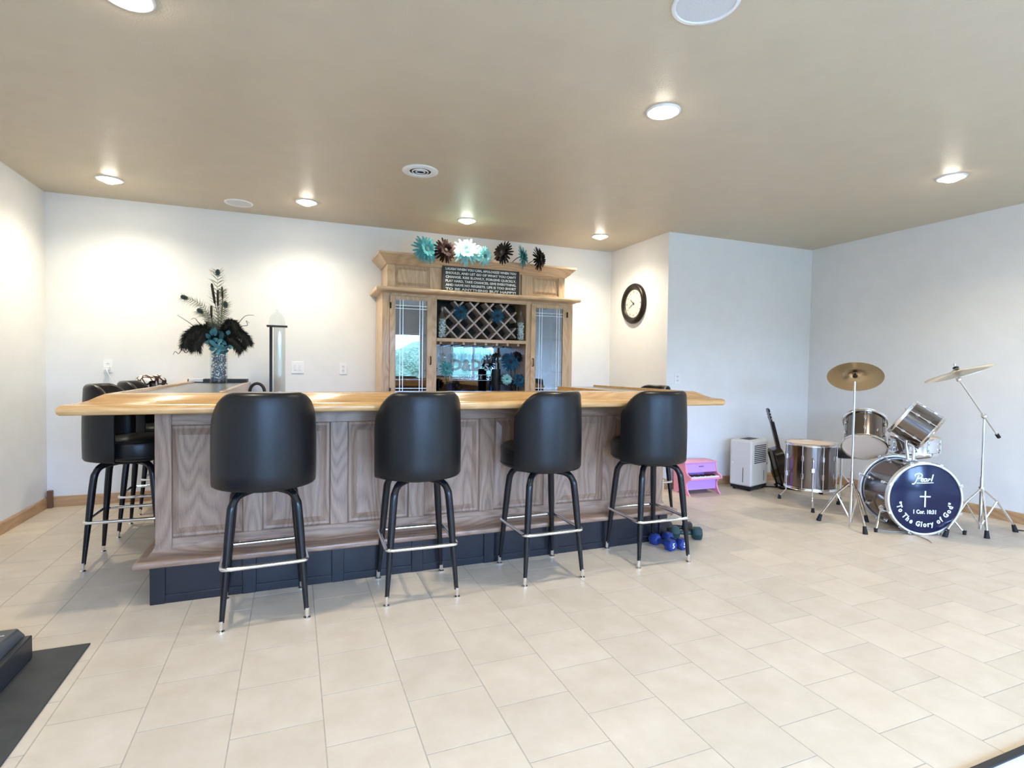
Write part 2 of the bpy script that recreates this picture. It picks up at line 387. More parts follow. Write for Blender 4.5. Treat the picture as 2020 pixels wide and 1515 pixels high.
# clock on the side wall
ck = thing('wall_clock', 'round wall clock with dark bronze frame and cream face', 'clock', M=frame_to((-1,0,0), (XJ, 5.46, 2.075)))
MB().lathe([(.165,0),(.235,0),(.238,.02),(.225,.04),(.205,.048),(.185,.04),(.17,.026),(.165,.02)], 56, closed=True).build('frame', bronze, ck, 60)
MB().lathe([(.001,.014),(.168,.014)], 48).build('face', mat('clock_face', (.82,.76,.66), .5), ck)
cpr = mat('clock_print', (.35,.27,.2), .5)
for k in range(12):
    M = Matrix.Rotation(k*PI/6, 4, 'Z'); MB().box(-.004 if k % 3 else -.007, .004 if k % 3 else .007, .125, .15, .014, .016, M).build('hour_mark', cpr, ck)
for (ang, ln, wd) in ((-50, .075, .006), (-118+360, .10, .004)):
    MB().prism([(-wd,-.02),(wd,-.02),(wd*.4,ln),(-wd*.4,ln)], .018, .021, 'z', Matrix.Rotation(R(-ang), 4, 'Z')).build('hand', blackp, ck)
MB().cyl((0,0,.014), (0,0,.024), .008).build('hub', blackp, ck)
MB().lathe([(.001,.03),(.168,.028)], 40).build('cover_glass', glass_clear, ck)

# ================================================================== BAR
BX0, BX1, BYF = -.69, 2.62, 3.43
bar = thing('bar_counter', 'U-shaped oak bar base with raised panels and navy kick boards', 'bar', (0, 0, 0))
MB().box(BX0+.02, BX1-.02, BYF+.015, BYF+.14, .2, 1.036).box(BX0+.02, BX0+.14, BYF+.14, YB-.016, .2, 1.036).box(BX1-.14, BX1-.02, BYF+.14, 4.62, .2, 1.036).build('body', oak_v, bar)
MB().box(BX0-.02, BX1+.02, BYF-.05, BYF+.1, 0, .2).box(BX0-.02, BX0+.12, BYF+.1, YB-.016, 0, .2).box(BX1-.12, BX1+.02, BYF+.1, 4.62, 0, .2).build('kick_board', blackish, bar)
N = 7; PWD = (BX1-BX0)/N
sw = .05
MB().box(BX0, BX1, BYF-.004, BYF+.02, .955, 1.035).build('top_rail', oak_x, bar, bevel=.003)
MB().box(BX0, BX1, BYF-.004, BYF+.02, .26, .335).build('bottom_rail', oak_x, bar, bevel=.003)
MB().box(BX0-.004, BX0+.075, BYF-.018, BYF+.06, .26, 1.036).build('corner_post', oak_v, bar, bevel=.004)
MB().box(BX1-.075, BX1+.004, BYF-.018, BYF+.06, .26, 1.036).build('corner_post', oak_v, bar, bevel=.004)
stile_me = None
for i in range(1, N):
    x = BX0+i*PWD
    if stile_me is None:
        so = MB().box(-sw, sw, -.004, .02, .335, .955).build('stile', oak_v, bar, bevel=.003); stile_me = so.data; so.location = (x, BYF, 0)
    else:
        c = so.copy(); C.objects.link(c); c.location = (x, BYF, 0)
rp_o = None
for i in range(N):
    x = BX0+(i+.5)*PWD
    if rp_o is None:
        wv = PWD/2-sw; z0, z1 = .335, .955; rp = MB()
        rings = [(0, .0), (.006, .012), (.02, .013), (.055, .001), (.06, .001)]   # ogee frame, recess, raised field
        vs_ = []
        for (ins, dy) in rings: vs_ += [(-wv+ins, dy, z0+ins), (wv-ins, dy, z0+ins), (wv-ins, dy, z1-ins), (-wv+ins, dy, z1-ins)]
        fs_ = [(r*4+k, r*4+(k+1) % 4, r*4+4+(k+1) % 4, r*4+4+k) for r in range(len(rings)-1) for k in range(4)]
        b0 = (len(rings)-1)*4; fs_.append((b0, b0+1, b0+2, b0+3))
        rp.add(vs_, fs_); rp_o = rp.build('raised_panel', oak_v, bar); rp_o.location = (x, BYF, 0)
    else:
        c = rp_o.copy(); C.objects.link(c); c.location = (x, BYF, 0)
# foot ledge moulding swept round the front corners
def sweep_u(prof, xl, xr, yf, yl, yr):
    mb = MB(); n = len(prof); vs_ = []
    for (d, z) in prof: vs_ += [(xl+d, yl, z), (xl+d, yf+d, z), (xr-d, yf+d, z), (xr-d, yr, z)]
    fs_ = []
    for i in range(n):
        j = (i+1) % n
        for k in range(3): fs_.append((i*4+k, i*4+k+1, j*4+k+1, j*4+k))
    fs_.append(tuple(i*4 for i in range(n))); fs_.append(tuple(i*4+3 for i in range(n-1, -1, -1)))
    return mb.add(vs_, fs_)
sweep_u([(0,.205),(-.006,.213),(-.006,.232),(0,.238),(.02,.243),(.045,.252),(.063,.268),(.074,.29),(.078,.302),(.105,.302),(.105,.2),(.02,.2)], BX0-.085, BX1+.085, BYF-.085, YB-.016, 4.62).build('foot_ledge', oak_x, bar, 50)
ks = None
for i in range(N+1):
    x = BX0-.02+i*(BX1-BX0+.04)/N
    x = min(max(x, BX0+.015), BX1-.015)
    if ks is None:
        ks = MB().box(-.036, .036, -.012, 0, 0, .2).build('kick_stile', blackish, bar, bevel=.004); ks.location = (x, BYF-.05, 0)
    else:
        c = ks.copy(); C.objects.link(c); c.location = (x, BYF-.05, 0)
MB().box(BX0-.02, BX1+.02, BYF-.057, BYF-.05, 0, .045).build('kick_rail', blackish, bar, bevel=.003)

bt = thing('worktop', 'honey oak rolled-edge bar top with grey laminate inlay', 'worktop', (0, 0, 1.03))
TXL, TXR, TYF = -1.03, 2.955, 3.13
Z = 1.03
prof = [(.03,.008),(.012,.01),(.003,.018),(0,.034),(.004,.049),(.016,.057),(.04,.059),(.07,.064),(.10,.076),(.13,.094),(.15,.104),(.165,.1075),(.185,.1075),(.188,.10),(.188,.008)]
rl = sweep_u(prof, TXL, TXR, TYF, YB-.002, 4.72); rl.build('rolled_rail', top_x, bt, 50)
IX0, IX1, IY0 = TXL+.188, TXR-.188, TYF+.188
MB().box(IX0, -.43, IY0, YB-.002, .01, .09).box(-.43, 2.40, IY0, 3.78, .01, .09).box(2.40, IX1, IY0, 4.72, .01, .09).build('laminate_inlay', laminate, bt)
MB().box(-.43, -.40, 3.81, YB-.002, .01, .0945).build('inner_edge', top_y, bt, bevel=.003)
MB().box(-.40, 2.37, 3.78, 3.81, .01, .0905).build('inner_edge', top_x, bt, bevel=.003)
MB().box(2.37, 2.40, 3.81, 4.72, .01, .0945).build('inner_edge', top_y, bt, bevel=.003)

wc = thing('work_counter', 'low sink counter behind the bar wing', 'counter', (0, 0, 0))
MB().box(-.54, .02, 3.95, YB-.02, 0, .86).build('cabinet_body', hut_v, wc)
MB().box(-.545, .04, 3.93, YB-.016, .86, .9).build('countertop', laminate, wc, bevel=.004)
fa = thing('faucet', 'dark gooseneck faucet rising behind the bar', 'faucet', (-.30, 4.4, .9))
MB().lathe([(.028,0),(.028,.012),(.016,.02),(.001,.02)], 20).build('base', bronze, fa, 40)
MB().tube([(0,0,.01),(0,0,.19)]+[(.05-.05*math.cos(a), 0, .19+.065*math.sin(a)) for a in [PI*k/10 for k in range(1, 11)]]+[(.1,0,.16)], .011, 12).build('spout', bronze, fa, 180)
MB().cyl((0,-.02,.05), (0,-.08,.075), .007, .006).build('handle', bronze, fa, 60)

# ================================================================== BAR STOOLS
def make_stool():
    t = thing('bar_stool', '', 'stool')
    for sx in (-1, 1):
        for sy in (-1, 1):
            pts = catmull([(sx*.192, sy*.202, .045), (sx*.175, sy*.183, .28), (sx*.156, sy*.162, .53), (sx*.146, sy*.15, .60), (sx*.118, sy*.122, .64), (sx*.05, sy*.052, .652)], 5)
            n = len(pts)
            rad = [.0105+.0105*min(1, p.z/.42) if p.z < .6 else .0195 for p in pts]
            lg = MB().tube(pts, rad, 12).build('leg', blackm, t, 60)
            MB().lathe([(.001,0),(.017,0),(.018,.006),(.009,.012),(.011,.02),(.0118,.055),(.001,.055)], 14, Matrix.Translation((sx*.195, sy*.205, 0))).build('glide', chrome, lg, 40)
    q = .196; r = .03; ring = []
    for (cx, cy, a0) in ((q-r, q-r+.008, 0), (-q+r, q-r+.008, 90), (-q+r, -q+r-.008, 180), (q-r, -q+r-.008, 270)):
        for k in range(5): a = R(a0+k*22.5); ring.append((cx+r*math.cos(a), cy+r*math.sin(a), .30))
    MB().tube(ring, .0105, 10, closed=True).build('foot_ring', chrome, t, 180)
    MB().lathe([(.001,.645),(.13,.645),(.135,.655),(.13,.672),(.001,.672)], 28).build('swivel_plate', blackm, t, 40)
    MB().lathe([(.001,.668),(.19,.668),(.213,.678),(.222,.70),(.222,.775),(.212,.80),(.185,.815),(.1,.822),(.001,.824)], 40, Matrix.Translation((0,.06,0))).build('seat', vinyl, t, 60)
    MB().lathe([(.2205,.688),(.2245,.692),(.2245,.698),(.2205,.702)], 40, Matrix.Translation((0,.06,0))).lathe([(.2185,.783),(.2225,.787),(.2185,.792)], 40, Matrix.Translation((0,.06,0))).build('piping', vinyl, [o for o in t.children if o.name.startswith('seat')][0], 60)
    # barrel back
    NT = 46; mb = MB(); A = R(84); vs_ = []; K = 0
    for i in range(NT+1):
        th = -A+2*A*i/NT
        s = max(0, (abs(th)-R(42))/R(50)); s = s*s
        ztop = 1.155-.19*s
        edge = min(1, (A-abs(th))/R(7)); tk_ = .052*(.35+.65*math.sqrt(max(0, 1-(1-edge)**2)))
        ro0, ro1 = .252, .243; z0 = .668; sec = []
        mid = -tk_/2
        for k in range(5):      # rounded bottom
            a = PI+PI*k/4-PI/2+PI/2
            sec.append((mid+tk_/2*math.cos(a), z0+.018+.018*math.sin(a)))
        sec = sec[::1]
        lo = sec
        hi = [(mid+tk_/2*math.cos(PI*k/6), ztop-.03+.03*math.sin(PI*k/6)) for k in range(7)]
        outer = [(0, z0+.03+(ztop-.04-z0-.03)*k/8) for k in range(1, 8)]
        inner = [(-tk_, ztop-.04-(ztop-.04-z0-.03)*k/5) for k in range(1, 5)]
        loop = lo+outer+hi+inner; K = len(loop)
        for (dr, z) in loop:
            f = (z-z0)/.49; bul = .006*math.sin(PI*max(0, min(1, f)))
            r_ = ro0+(ro1-ro0)*f+dr+bul
            vs_.append((r_*math.sin(th), -r_*math.cos(th), z))
    fs_ = []
    for i in range(NT):
        for k in range(K):
            k2 = (k+1) % K
            fs_.append((i*K+k, i*K+k2, (i+1)*K+k2, (i+1)*K+k))
    fs_.append(tuple(range(K-1, -1, -1))); fs_.append(tuple(NT*K+k for k in range(K)))
    mb.add(vs_, fs_); mb.build('backrest', vinyl, t, 70)
    return t
proto = make_stool(); first = True
def stool(x, y, rz, label, group, swivel=0):
    global first
    t = proto if first else copy_tree(proto); first = False
    t.location = (x, y, 0); t.rotation_euler = (0, 0, rz); tag(t, label, 'stool', group)
    for ch in t.children:
        if ch.name.split('.')[0] in ('seat', 'backrest', 'swivel_plate'): ch.rotation_euler = (0, 0, R(swivel))
    return t
gf, gs = 'black bar stools along the bar front', 'black bar stools along the bar side'
stool(-.14, 3.13, R(3), 'black vinyl bar stool at bar front, first from the vase-wing corner', gf, 2)
stool(.667, 3.13, R(-2), 'black vinyl bar stool at bar front, second from the vase-wing corner', gf, 6)
stool(1.463, 3.13, R(1), 'black vinyl bar stool at bar front, third from the vase-wing corner', gf, 17)
stool(2.285, 3.135, R(-2), 'black vinyl bar stool at bar front beside the dumbbells', gf, 3)
stool(-1.0, 4.255, R(-90), 'black vinyl bar stool at bar side, closest to the front corner', gs)
stool(-1.0, 4.965, R(-88), 'black vinyl bar stool at bar side, middle of three', gs)
stool(-1.0, 5.62, R(-92), 'black vinyl bar stool at bar side with patterned cloth on its back', gs)
stool(2.94, 4.14, R(88), 'black vinyl bar stool at the bar end facing the blue-lit wall', gs)

# ================================================================== HUTCH
HX0, HX1, HYF = .815, 2.935, 5.52
HB = YB-.016
hu = thing('back_bar_hutch', 'tall oak back-bar hutch with leaded glass doors and lattice wine rack', 'cabinet', (0, 0, 0))
MB().box(HX0, HX1, HYF-.1, HB, 0, .88).build('base_cabinet', hut_v, hu, bevel=.004)
MB().box(HX0-.02, HX1+.02, HYF-.13, HB, .88, .92).build('counter', hut_x, hu, bevel=.006)
T = .025; ZC = 2.03
DX = (.905, 1.335, 2.405, 2.85)          # left door, niche, right door boundaries
MB().box(HX0, HX0+T, HYF, HB, .92, ZC).build('side_panel', hut_v, hu)
MB().box(HX1-T, HX1, HYF, HB, .92, ZC).build('side_panel', hut_v, hu)
MB().box(DX[1], DX[1]+T, HYF+.02, HB, .92, ZC).build('divider', hut_v, hu)
MB().box(DX[2]-T, DX[2], HYF+.02, HB, .92, ZC).build('divider', hut_v, hu)
MB().box(HX0+T, DX[1], HB-.012, HB, .92, ZC).box(DX[2], HX1-T, HB-.012, HB, .92, ZC).box(DX[1]+T, DX[2]-T, HB-.012, HB, 1.575, ZC).build('back_panel', darkwood, hu)
MB().box(HX0, HX1, HYF, HB, ZC, ZC+.02).build('top_board', hut_x, hu)
# face frame
FY0, FY1 = HYF-.018, HYF+.002
for (a, b) in ((HX0-.004, HX0+.07), (1.30, 1.365), (2.365, 2.435), (HX1-.07, HX1+.004)):
    MB().box(a, b, FY0, FY1, .92, ZC).build('face_stile', hut_v, hu, bevel=.003)
MB().box(1.365, 2.365, FY0, FY1, 1.99, ZC).build('face_rail', hut_x, hu, bevel=.003)
MB().box(1.365, 2.365, FY0-.004, HB-.02, 1.56, 1.595).build('wine_rack_shelf', hut_x, hu, bevel=.003)
MB().box(HX0+.07, 1.30, FY0, FY1, 1.99, ZC).build('face_rail', hut_x, hu, bevel=.003)
MB().box(2.435, HX1-.07, FY0, FY1, 1.99, ZC).build('face_rail', hut_x, hu, bevel=.003)
# leaded glass doors
came = mat('lead_came', (.75,.8,.8), .3, .6)
def glass_door_part(x0, x1, hinge):
    z0, z1, fwid = .935, 2.0, .055
    y0, y1 = HYF-.038, HYF-.019
    d = MB().box(x0, x0+fwid, y0, y1, z0, z1).box(x1-fwid, x1, y0, y1, z0, z1).box(x0+fwid, x1-fwid, y0, y1, z1-fwid*.7, z1).box(x0+fwid, x1-fwid, y0, y1, z0, z0+fwid).build('glass_door', hut_v, hu, bevel=.004)
    a, b, c, e = x0+fwid, x1-fwid, z0+fwid, z1-fwid*.7
    MB().box(a, b, y0+.008, y0+.011, c, e).build('pane', glass_door, d)
    for x in (a+.045, a+.075, b-.075, b-.045): MB().box(x-.003, x+.003, y0+.004, y0+.0078, c, e).build('came_bar', came, d)
    for z in (e-.055, e-.085, c+.055, c+.085): MB().box(a, b, y0+.0035, y0+.0075, z-.003, z+.003).build('came_bar', came, d)
    hx = x1-.02 if hinge == 'l' else x0+.02
    MB().tube(catmull([(hx, y0, 1.32), (hx, y0-.025, 1.325), (hx, y0-.028, 1.36), (hx, y0-.025, 1.395), (hx, y0, 1.40)], 4), .006, 8).build('handle', bronze, d, 180)
    gx = x0+.004 if hinge == 'l' else x1-.004
    for z in (1.9, 1.05): MB().cyl((gx, y0-.006, z-.03), (gx, y0-.006, z+.03), .008, n=10).build('hinge', bronze, d, 60)
glass_door_part(.885, 1.315, 'l'); glass_door_part(2.42, 2.862, 'r')
shelf_g = thin_glass('shelf_glass', (.7,.85,.82), .1)
for (a, b) in ((HX0+T, DX[1]), (DX[2], HX1-T)):
    for z in (1.25, 1.62): MB().box(a+.002, b-.002, HYF+.02, HB-.014, z, z+.008).build('glass_shelf', shelf_g, hu)
# ledge, attic section and crown
def sweep_front(prof, x0, x1, yf, yb):
    return sweep_u(prof, x0, x1, yf, yb, yb)
sweep_front([(0,2.045),(-.004,2.055),(-.004,2.072),(0,2.08),(.1,2.08),(.1,2.03),(.05,2.03),(.035,2.04)], HX0-.065, HX1+.065, HYF-.085, HB).build('ledge_moulding', hut_x, hu, 50)
MB().box(HX0-.02, HX1+.02, HYF-.04, HB, 2.05, 2.08).build('ledge_board', hut_x, hu)
UX0, UX1, UYF = .87, 2.86, 5.56
MB().box(UX0, UX1, UYF+.02, HB, 2.08, 2.40).build('attic_body', hut_v, hu)
for (a, b) in ((UX0-.004, UX0+.075), (1.30, 1.43), (2.33, 2.46), (UX1-.075, UX1+.004)):
    MB().box(a, b, UYF, UYF+.02, 2.08, 2.35).build('attic_stile', hut_v, hu, bevel=.003)
for (a, b) in ((UX0+.075, 1.30), (2.46, UX1-.075)):
    MB().box(a, b, UYF+.002, UYF+.02, 2.08, 2.115).build('attic_rail', hut_x, hu, bevel=.003)
    MB().box(a, b, UYF+.002, UYF+.02, 2.315, 2.35).build('attic_rail', hut_x, hu, bevel=.003)
    i_ = .03; mb = MB(); vs_ = []
    for (ins, y) in ((0, UYF+.019), (.012, UYF+.019), (.035, UYF+.006)): vs_ += [(a+ins, y, 2.115+ins), (b-ins, y, 2.115+ins), (b-ins, y, 2.315-ins), (a+ins, y, 2.315-ins)]
    mb.add(vs_, [(r*4+k, r*4+(k+1) % 4, r*4+4+(k+1) % 4, r*4+4+k) for r in range(2) for k in range(4)]+[(8,9,10,11)]).build('attic_panel', hut_v, hu)
sweep_front([(.105,2.32),(.085,2.325),(.08,2.335),(.06,2.35),(.03,2.385),(.008,2.405),(0,2.41),(0,2.43),(.11,2.43),(.11,2.32)], UX0-.1, UX1+.1, UYF-.1, HB).build('crown_moulding', hut_x, hu, 35)
MB().box(UX0, UX1, UYF, HB, 2.40, 2.425).build('attic_top', hut_x, hu)
# lattice wine rack
lat = mat('rack_slat_wood', (.52,.44,.39), .5)
RX0, RX1, RZ0, RZ1 = 1.37, 2.36, 1.597, 1.988
W_ = RX1-RX0; Hh = RZ1-RZ0
MB().box(RX0, RX1, HYF+.3, HYF+.305, RZ0, RZ1).build('rack_back', darkwood, hu)
for sgn in (1, -1):
    for k in range(-3, 6):
        x_s = RX0+.115+k*.172-.04       # 45 degree boards clipped to the opening
        (xa, za), (xb, zb) = ((x_s, RZ0), (x_s+Hh, RZ1)) if sgn > 0 else ((x_s+Hh+.12, RZ0), (x_s+.12, RZ1))
        lo, hi = sorted((xa, xb)); lo2, hi2 = max(lo, RX0+.09), min(hi, RX1-.09)
        if hi2-lo2 < .05: continue
        cz = lambda x: za+(zb-za)*(x-xa)/(xb-xa)
        A_, B_ = Vector((lo2, 0, cz(lo2))), Vector((hi2, 0, cz(hi2))); dd = (B_-A_).normalized(); ln = (B_-A_).length; nn = Vector((-dd.z, 0, dd.x))
        M = Matrix(((dd.x, 0, nn.x, A_.x), (0, 1, 0, HYF+(.04 if sgn > 0 else .042)), (dd.z, 0, nn.z, A_.z), (0, 0, 0, 1)))
        MB().box(0, ln, 0, .16, -.0085, .0085, M).build('rack_slat', lat, hu)
# mirror with etched name
mi = MB().box(DX[1]+T, DX[2]-T, HB-.01, HB-.004, .92, 1.56).build('mirror', mirror_m, hu)
etch = mat('frosted_etching', (.85,.93,.95), .5)
MM = lambda x, z: frame_to((0,-1,0), (x, HB-.0112, z))
edge_m = mat('etched_edge_shadow', (.05,.08,.10), .5)  # dark border painted as the letters' shadow and double reflection
text_mesh('etched_name', "D&D's", .17, etch, mi, MM(1.875, 1.315) @ Matrix.Translation((0,0,.0012)), .0006, offset=.002)
text_mesh('letter_shadow_outline', "D&D's", .17, edge_m, mi, MM(1.875, 1.315), .0006, offset=.0055)
etp = MB(); x0, x1, z0, z1 = 1.63, 2.13, 1.145, 1.215
for (a, b, c, d) in ((x0, x1, z0, z0+.006), (x0, x1, z1-.006, z1), (x0, x0+.006, z0, z1), (x1-.006, x1, z0, z1)): etp.box(a, b, HB-.0125, HB-.01, c, d)
etp.build('etched_banner', etch, mi)
text_mesh('etched_word', 'LOUNGE', .06, etch, mi, MM(1.88, 1.18), .0012, space=1.25)
# stem rack rails
for x in [1.42+.125*k for k in range(8)]:
    MB().box(x-.012, x+.012, HYF+.03, HB-.06, 1.535, 1.56).build('stem_rail', hut_v, hu)

def wine_glass_mesh(h=.2, r=.036):
    return [(.001,0),(.032,0),(.032,.002),(.006,.006),(.0035,.02),(.0035,h*.42),(.012,h*.46),(r*.85,h*.56),(r,h*.7),(r*.92,h*.88),(r*.82,h)]
wg_me = None
def wine_glass(x, y, z, flip, label, group):
    global wg_me
    if wg_me is None:
        wg_me = MB().lathe(wine_glass_mesh(), 20).mesh('wine_glass', 60); wg_me.materials.append(glass_clear)
    o = bpy.data.objects.new('wine_glass', wg_me); C.objects.link(o); o.location = (x, y, z)
    if flip: o.rotation_euler = (PI, 0, 0)
    return tag(o, label, 'wine glass', group)
for k in range(7):
    for y in (5.62, 5.74):
        wine_glass(1.4825+.125*k, y, 1.5465, True, 'clear stem glass hanging upside down under the wine rack', 'stem glasses hanging in the hutch')
for (xs_, nm) in (((.95, 1.05, 1.15, 1.25), 'left'), ((2.5, 2.6, 2.7, 2.8), 'right')):
    for z in (.92, 1.258, 1.628):
        for x in xs_:
            wine_glass(x, 5.68, z, False, 'clear stem glass on a shelf behind leaded door ' + ('by the wall switches' if nm == 'left' else 'by the clock wall'), 'stem glasses behind the doors')
nb = thing('number_plaque', 'small black plaque with white figures behind leaded glass door', 'plaque', (2.62, HYF+.03, .92))
MB().box(-.07, .07, 0, .02, 0, .15).build('board', blackp, nb, bevel=.002)
text_mesh('figures', '1514', .06, white_m, nb, frame_to((0,-1,0), (0, -.001, .1)), .001, offset=.002)

# quote sign
sg = thing('quote_sign', 'dark grey sign with white block-letter quote on the hutch', 'sign', (1.855, UYF-.03, 2.08))
MB().box(-.415, .415, 0, .02, 0, .262).build('board', noisy('charcoal_board', (.035,.04,.038), (.06,.065,.06), 30, .6), sg, bevel=.002)
fr_m = mat('sign_frame', (.05,.045,.04), .5)
for (a, b, c, d) in ((-.43, -.415, 0, .275), (.415, .43, 0, .275), (-.415, .415, .262, .275)): MB().box(a, b, -.006, .022, c, d).build('frame_strip', fr_m, sg)
lines = ["LAUGH WHEN YOU CAN, APOLOGIZE WHEN YOU", "SHOULD, AND LET GO OF WHAT YOU CAN'T", "CHANGE. KISS SLOWLY, FORGIVE QUICKLY,", "PLAY HARD, TAKE CHANCES, GIVE EVERYTHING,", "AND HAVE NO REGRETS. LIFE IS TOO SHORT", "TO BE ANYTHING BUT HAPPY!"]
letter = mat('sign_lettering', (.85,.85,.8), .5)
for k, ln in enumerate(lines):
    o = text_mesh('text_line', ln, .036, letter, sg, Matrix.Identity(4), .0008, offset=.0013)
    xs2 = [v.co.x for v in o.data.vertices]; wd = max(xs2)-min(xs2); s = .79/wd
    o.data.transform(frame_to((0,-1,0), (0, -.0012, .238-k*.0415)) @ Matrix.Diagonal((s, .95, 1, 1)) @ Matrix.Translation((-(max(xs2)+min(xs2))/2, 0, 0)))

# ================================================================== FLOWERS
def fl_mat(name, c0, c1): return noisy(name, c0, c1, 30, .8, coord='Object', spec=.15)
teal = fl_mat('teal_petal', (.07,.30,.32), (.13,.42,.43)); aqua = fl_mat('aqua_petal', (.20,.52,.54), (.36,.68,.69)); brown = fl_mat('brown_petal', (.014,.006,.006), (.028,.012,.011)); blackf = fl_mat('black_petal', (.007,.006,.0055), (.016,.013,.012)); bluef = fl_mat('blue_petal', (.012,.06,.12), (.03,.12,.2))
stem_m = mat('dark_stem', (.02,.035,.02), .6)
def petals(mb, n, r0, r1, wd, z0, lift, droop=0, rot=0):
    for k in range(n):
        a = rot+2*PI*(k+random.uniform(-.25, .25))/n; ln = r1*random.uniform(.9, 1.06); tw = random.uniform(-.3, .3)
        M = Matrix.Rotation(a, 4, 'Z'); ps = []
        for i, (f, wf) in enumerate(((0,.35),(.35,.8),(.7,1),(.92,.7),(1,.15))):
            x = r0+(ln-r0)*f; z = z0+lift*f-droop*f*f
            ps += [(x, -wd*wf, z-tw*wd*wf), (x, 0, z+wd*.25*wf), (x, wd*wf, z+tw*wd*wf)]
        mb.add(ps, [(i*3+j, i*3+3+j, i*3+4+j, i*3+1+j) for i in range(4) for j in range(2)], M)
def daisy(name, label, pos, normal, r, pm, cm, group, stem_to=None, layers=3):
    t = thing(name, label, 'flower', M=frame_to(normal, pos), group=group)
    for k in range(layers):
        f = 1-.24*k; mb = MB(); petals(mb, 21-3*k, .012, r*f, r*.088, .004*k, r*(.06+.2*k), r*.18, k*.2)
        o = mb.build('petal_ring', pm, t, 60); o['kind'] = 'stuff'
    MB().sphere((0, 0, r*.1), r*.2, 14, 8, (1,1,.5)).build('flower_centre', cm, t, 180)
    if stem_to:
        L = t.matrix_world.inverted() @ Vector(stem_to)
        MB().tube(catmull([(0,0,-.002), (0,0,-.05), tuple(L*.6+Vector((0,0,-.03))), tuple(L)], 5), .004, 6).build('stem', stem_m, t, 180)
    return t
gp = 'artificial daisies along the hutch crown'
cen_t = mat('teal_centre', (.06,.2,.18), .7); cen_d = mat('dark_centre', (.02,.012,.01), .7)
def crown_pt(x): return (x, UYF-.02, 2.432)
daisy('daisy_flower', 'large teal daisy with dark green centre at the hutch crown end', (1.232, 5.43, 2.472), (.25,-1,.12), .155, teal, cen_t, gp, crown_pt(1.28))
daisy('daisy_flower', 'dark brown shaggy daisy between teal and pale aqua daisies', (1.426, 5.43, 2.48), (.2,-1,.1), .135, brown, cen_d, gp, crown_pt(1.43))
daisy('daisy_flower', 'large pale aqua daisy above the quote sign', (1.657, 5.43, 2.488), (-.15,-1,.2), .155, aqua, cen_t, gp, crown_pt(1.67))
daisy('daisy_flower', 'small drooping pale aqua daisy beside large pale one', (1.85, 5.43, 2.462), (.3,-1,-.1), .11, aqua, cen_t, gp, crown_pt(1.84))
daisy('daisy_flower', 'black daisy turned aside above the sign corner', (2.05, 5.43, 2.515), (-.85,-.6,.15), .13, blackf, cen_d, gp, crown_pt(2.12))
daisy('daisy_flower', 'teal daisy turned aside between two black daisies', (2.279, 5.43, 2.488), (.85,-.55,.1), .14, teal, cen_t, gp, crown_pt(2.2))
daisy('daisy_flower', 'black daisy with spiky petals over the oak panel', (2.478, 5.43, 2.483), (.7,-.8,.05), .14, blackf, cen_d, gp, crown_pt(2.38))
# niche flowers and vases
def vase(name, label, pos, r, h, m, cat='vase'):
    t = thing(name, label, cat, pos)
    MB().lathe([(.001,0),(r*.95,0),(r,.006),(r,h),(r-.004,h),(r-.004,.008),(.001,.008)], 28).build('glass_body', m, t, 50)
    return t
blue_gl = thin_glass('blue_glass', (.35,.6,.8), .12)
vase('glass_vase', 'blue glass vase holding teal flower in hutch niche', (1.55, 5.60, .92), .055, .22, blue_gl)
daisy('niche_flower', 'teal daisy standing in the blue vase in hutch niche', (1.495, 5.58, 1.28), (.2,-1,.25), .095, teal, cen_t, 'flowers in the hutch niche', (1.55, 5.6, .95))
daisy('niche_flower', 'black daisy leaning out low in hutch niche', (1.60, 5.57, 1.10), (.5,-1,.2), .07, blackf, cen_d, 'flowers in the hutch niche', (1.57, 5.6, .96))
vase('glass_vase', 'blue glass vase close to the right door of the niche', (2.28, 5.60, .92), .05, .24, blue_gl)
daisy('niche_flower', 'blue daisy high in the niche', (2.22, 5.58, 1.36), (-.2,-1,.2), .11, bluef, cen_d, 'flowers in the hutch niche', (2.28, 5.6, .95))
daisy('niche_flower', 'pale aqua daisy low in the niche', (2.17, 5.56, 1.17), (-.1,-1,.1), .065, aqua, cen_t, 'flowers in the hutch niche', (2.26, 5.59, .96))
daisy('niche_flower', 'blue daisy beside the niche side wall', (2.32, 5.56, 1.16), (.1,-1,.3), .085, bluef, cen_d, 'flowers in the hutch niche', (2.29, 5.6, .96))
daisy('niche_flower', 'black daisy highest in the niche', (2.31, 5.6, 1.42), (.2,-1,.4), .075, blackf, cen_d, 'flowers in the hutch niche', (2.29, 5.61, .96))
vase('black_vase', 'tall black vase in the hutch niche', (2.1, 5.72, .92), .05, .36, blackp)
bw = thing('black_bowl', 'round black bowl at the niche front', 'bowl', (1.99, 5.56, .92))
MB().lathe([(.001,.004),(.04,0),(.045,.008),(.085,.06),(.095,.1),(.09,.1),(.08,.062),(.04,.014),(.001,.012)], 28).build('bowl_body', blackp, bw, 50)
MB().lathe([(.045,0),(.05,0),(.05,.004),(.045,.008)], 28).build('foot', blackp, bw, 50)
# crumpled napkin
mb = MB(); n = 12; vs_ = []
for i in range(n):
    for j in range(n):
        u, v = i/(n-1)*2-1, j/(n-1)*2-1; rr = max(abs(u), abs(v))
        vs_.append((u*.09*(1-.15*random.random()), v*.06, max(0.002, .085*(1-rr**1.5)*(1+.8*random.uniform(-.5, .5)))))
mb.add(vs_, [(i*n+j, i*n+j+1, (i+1)*n+j+1, (i+1)*n+j) for i in range(n-1) for j in range(n-1)])
nk = mb.build('crumpled_napkin', mat('pink_cloth', (.75,.6,.6), .8), None, 50); nk.location = (1.80, 5.50, .92); tag(nk, 'pale pink crumpled napkin lying in the hutch niche', 'napkin')
s_ = nk.modifiers.new('s', 'SOLIDIFY'); s_.thickness = .003; s_.offset = 1
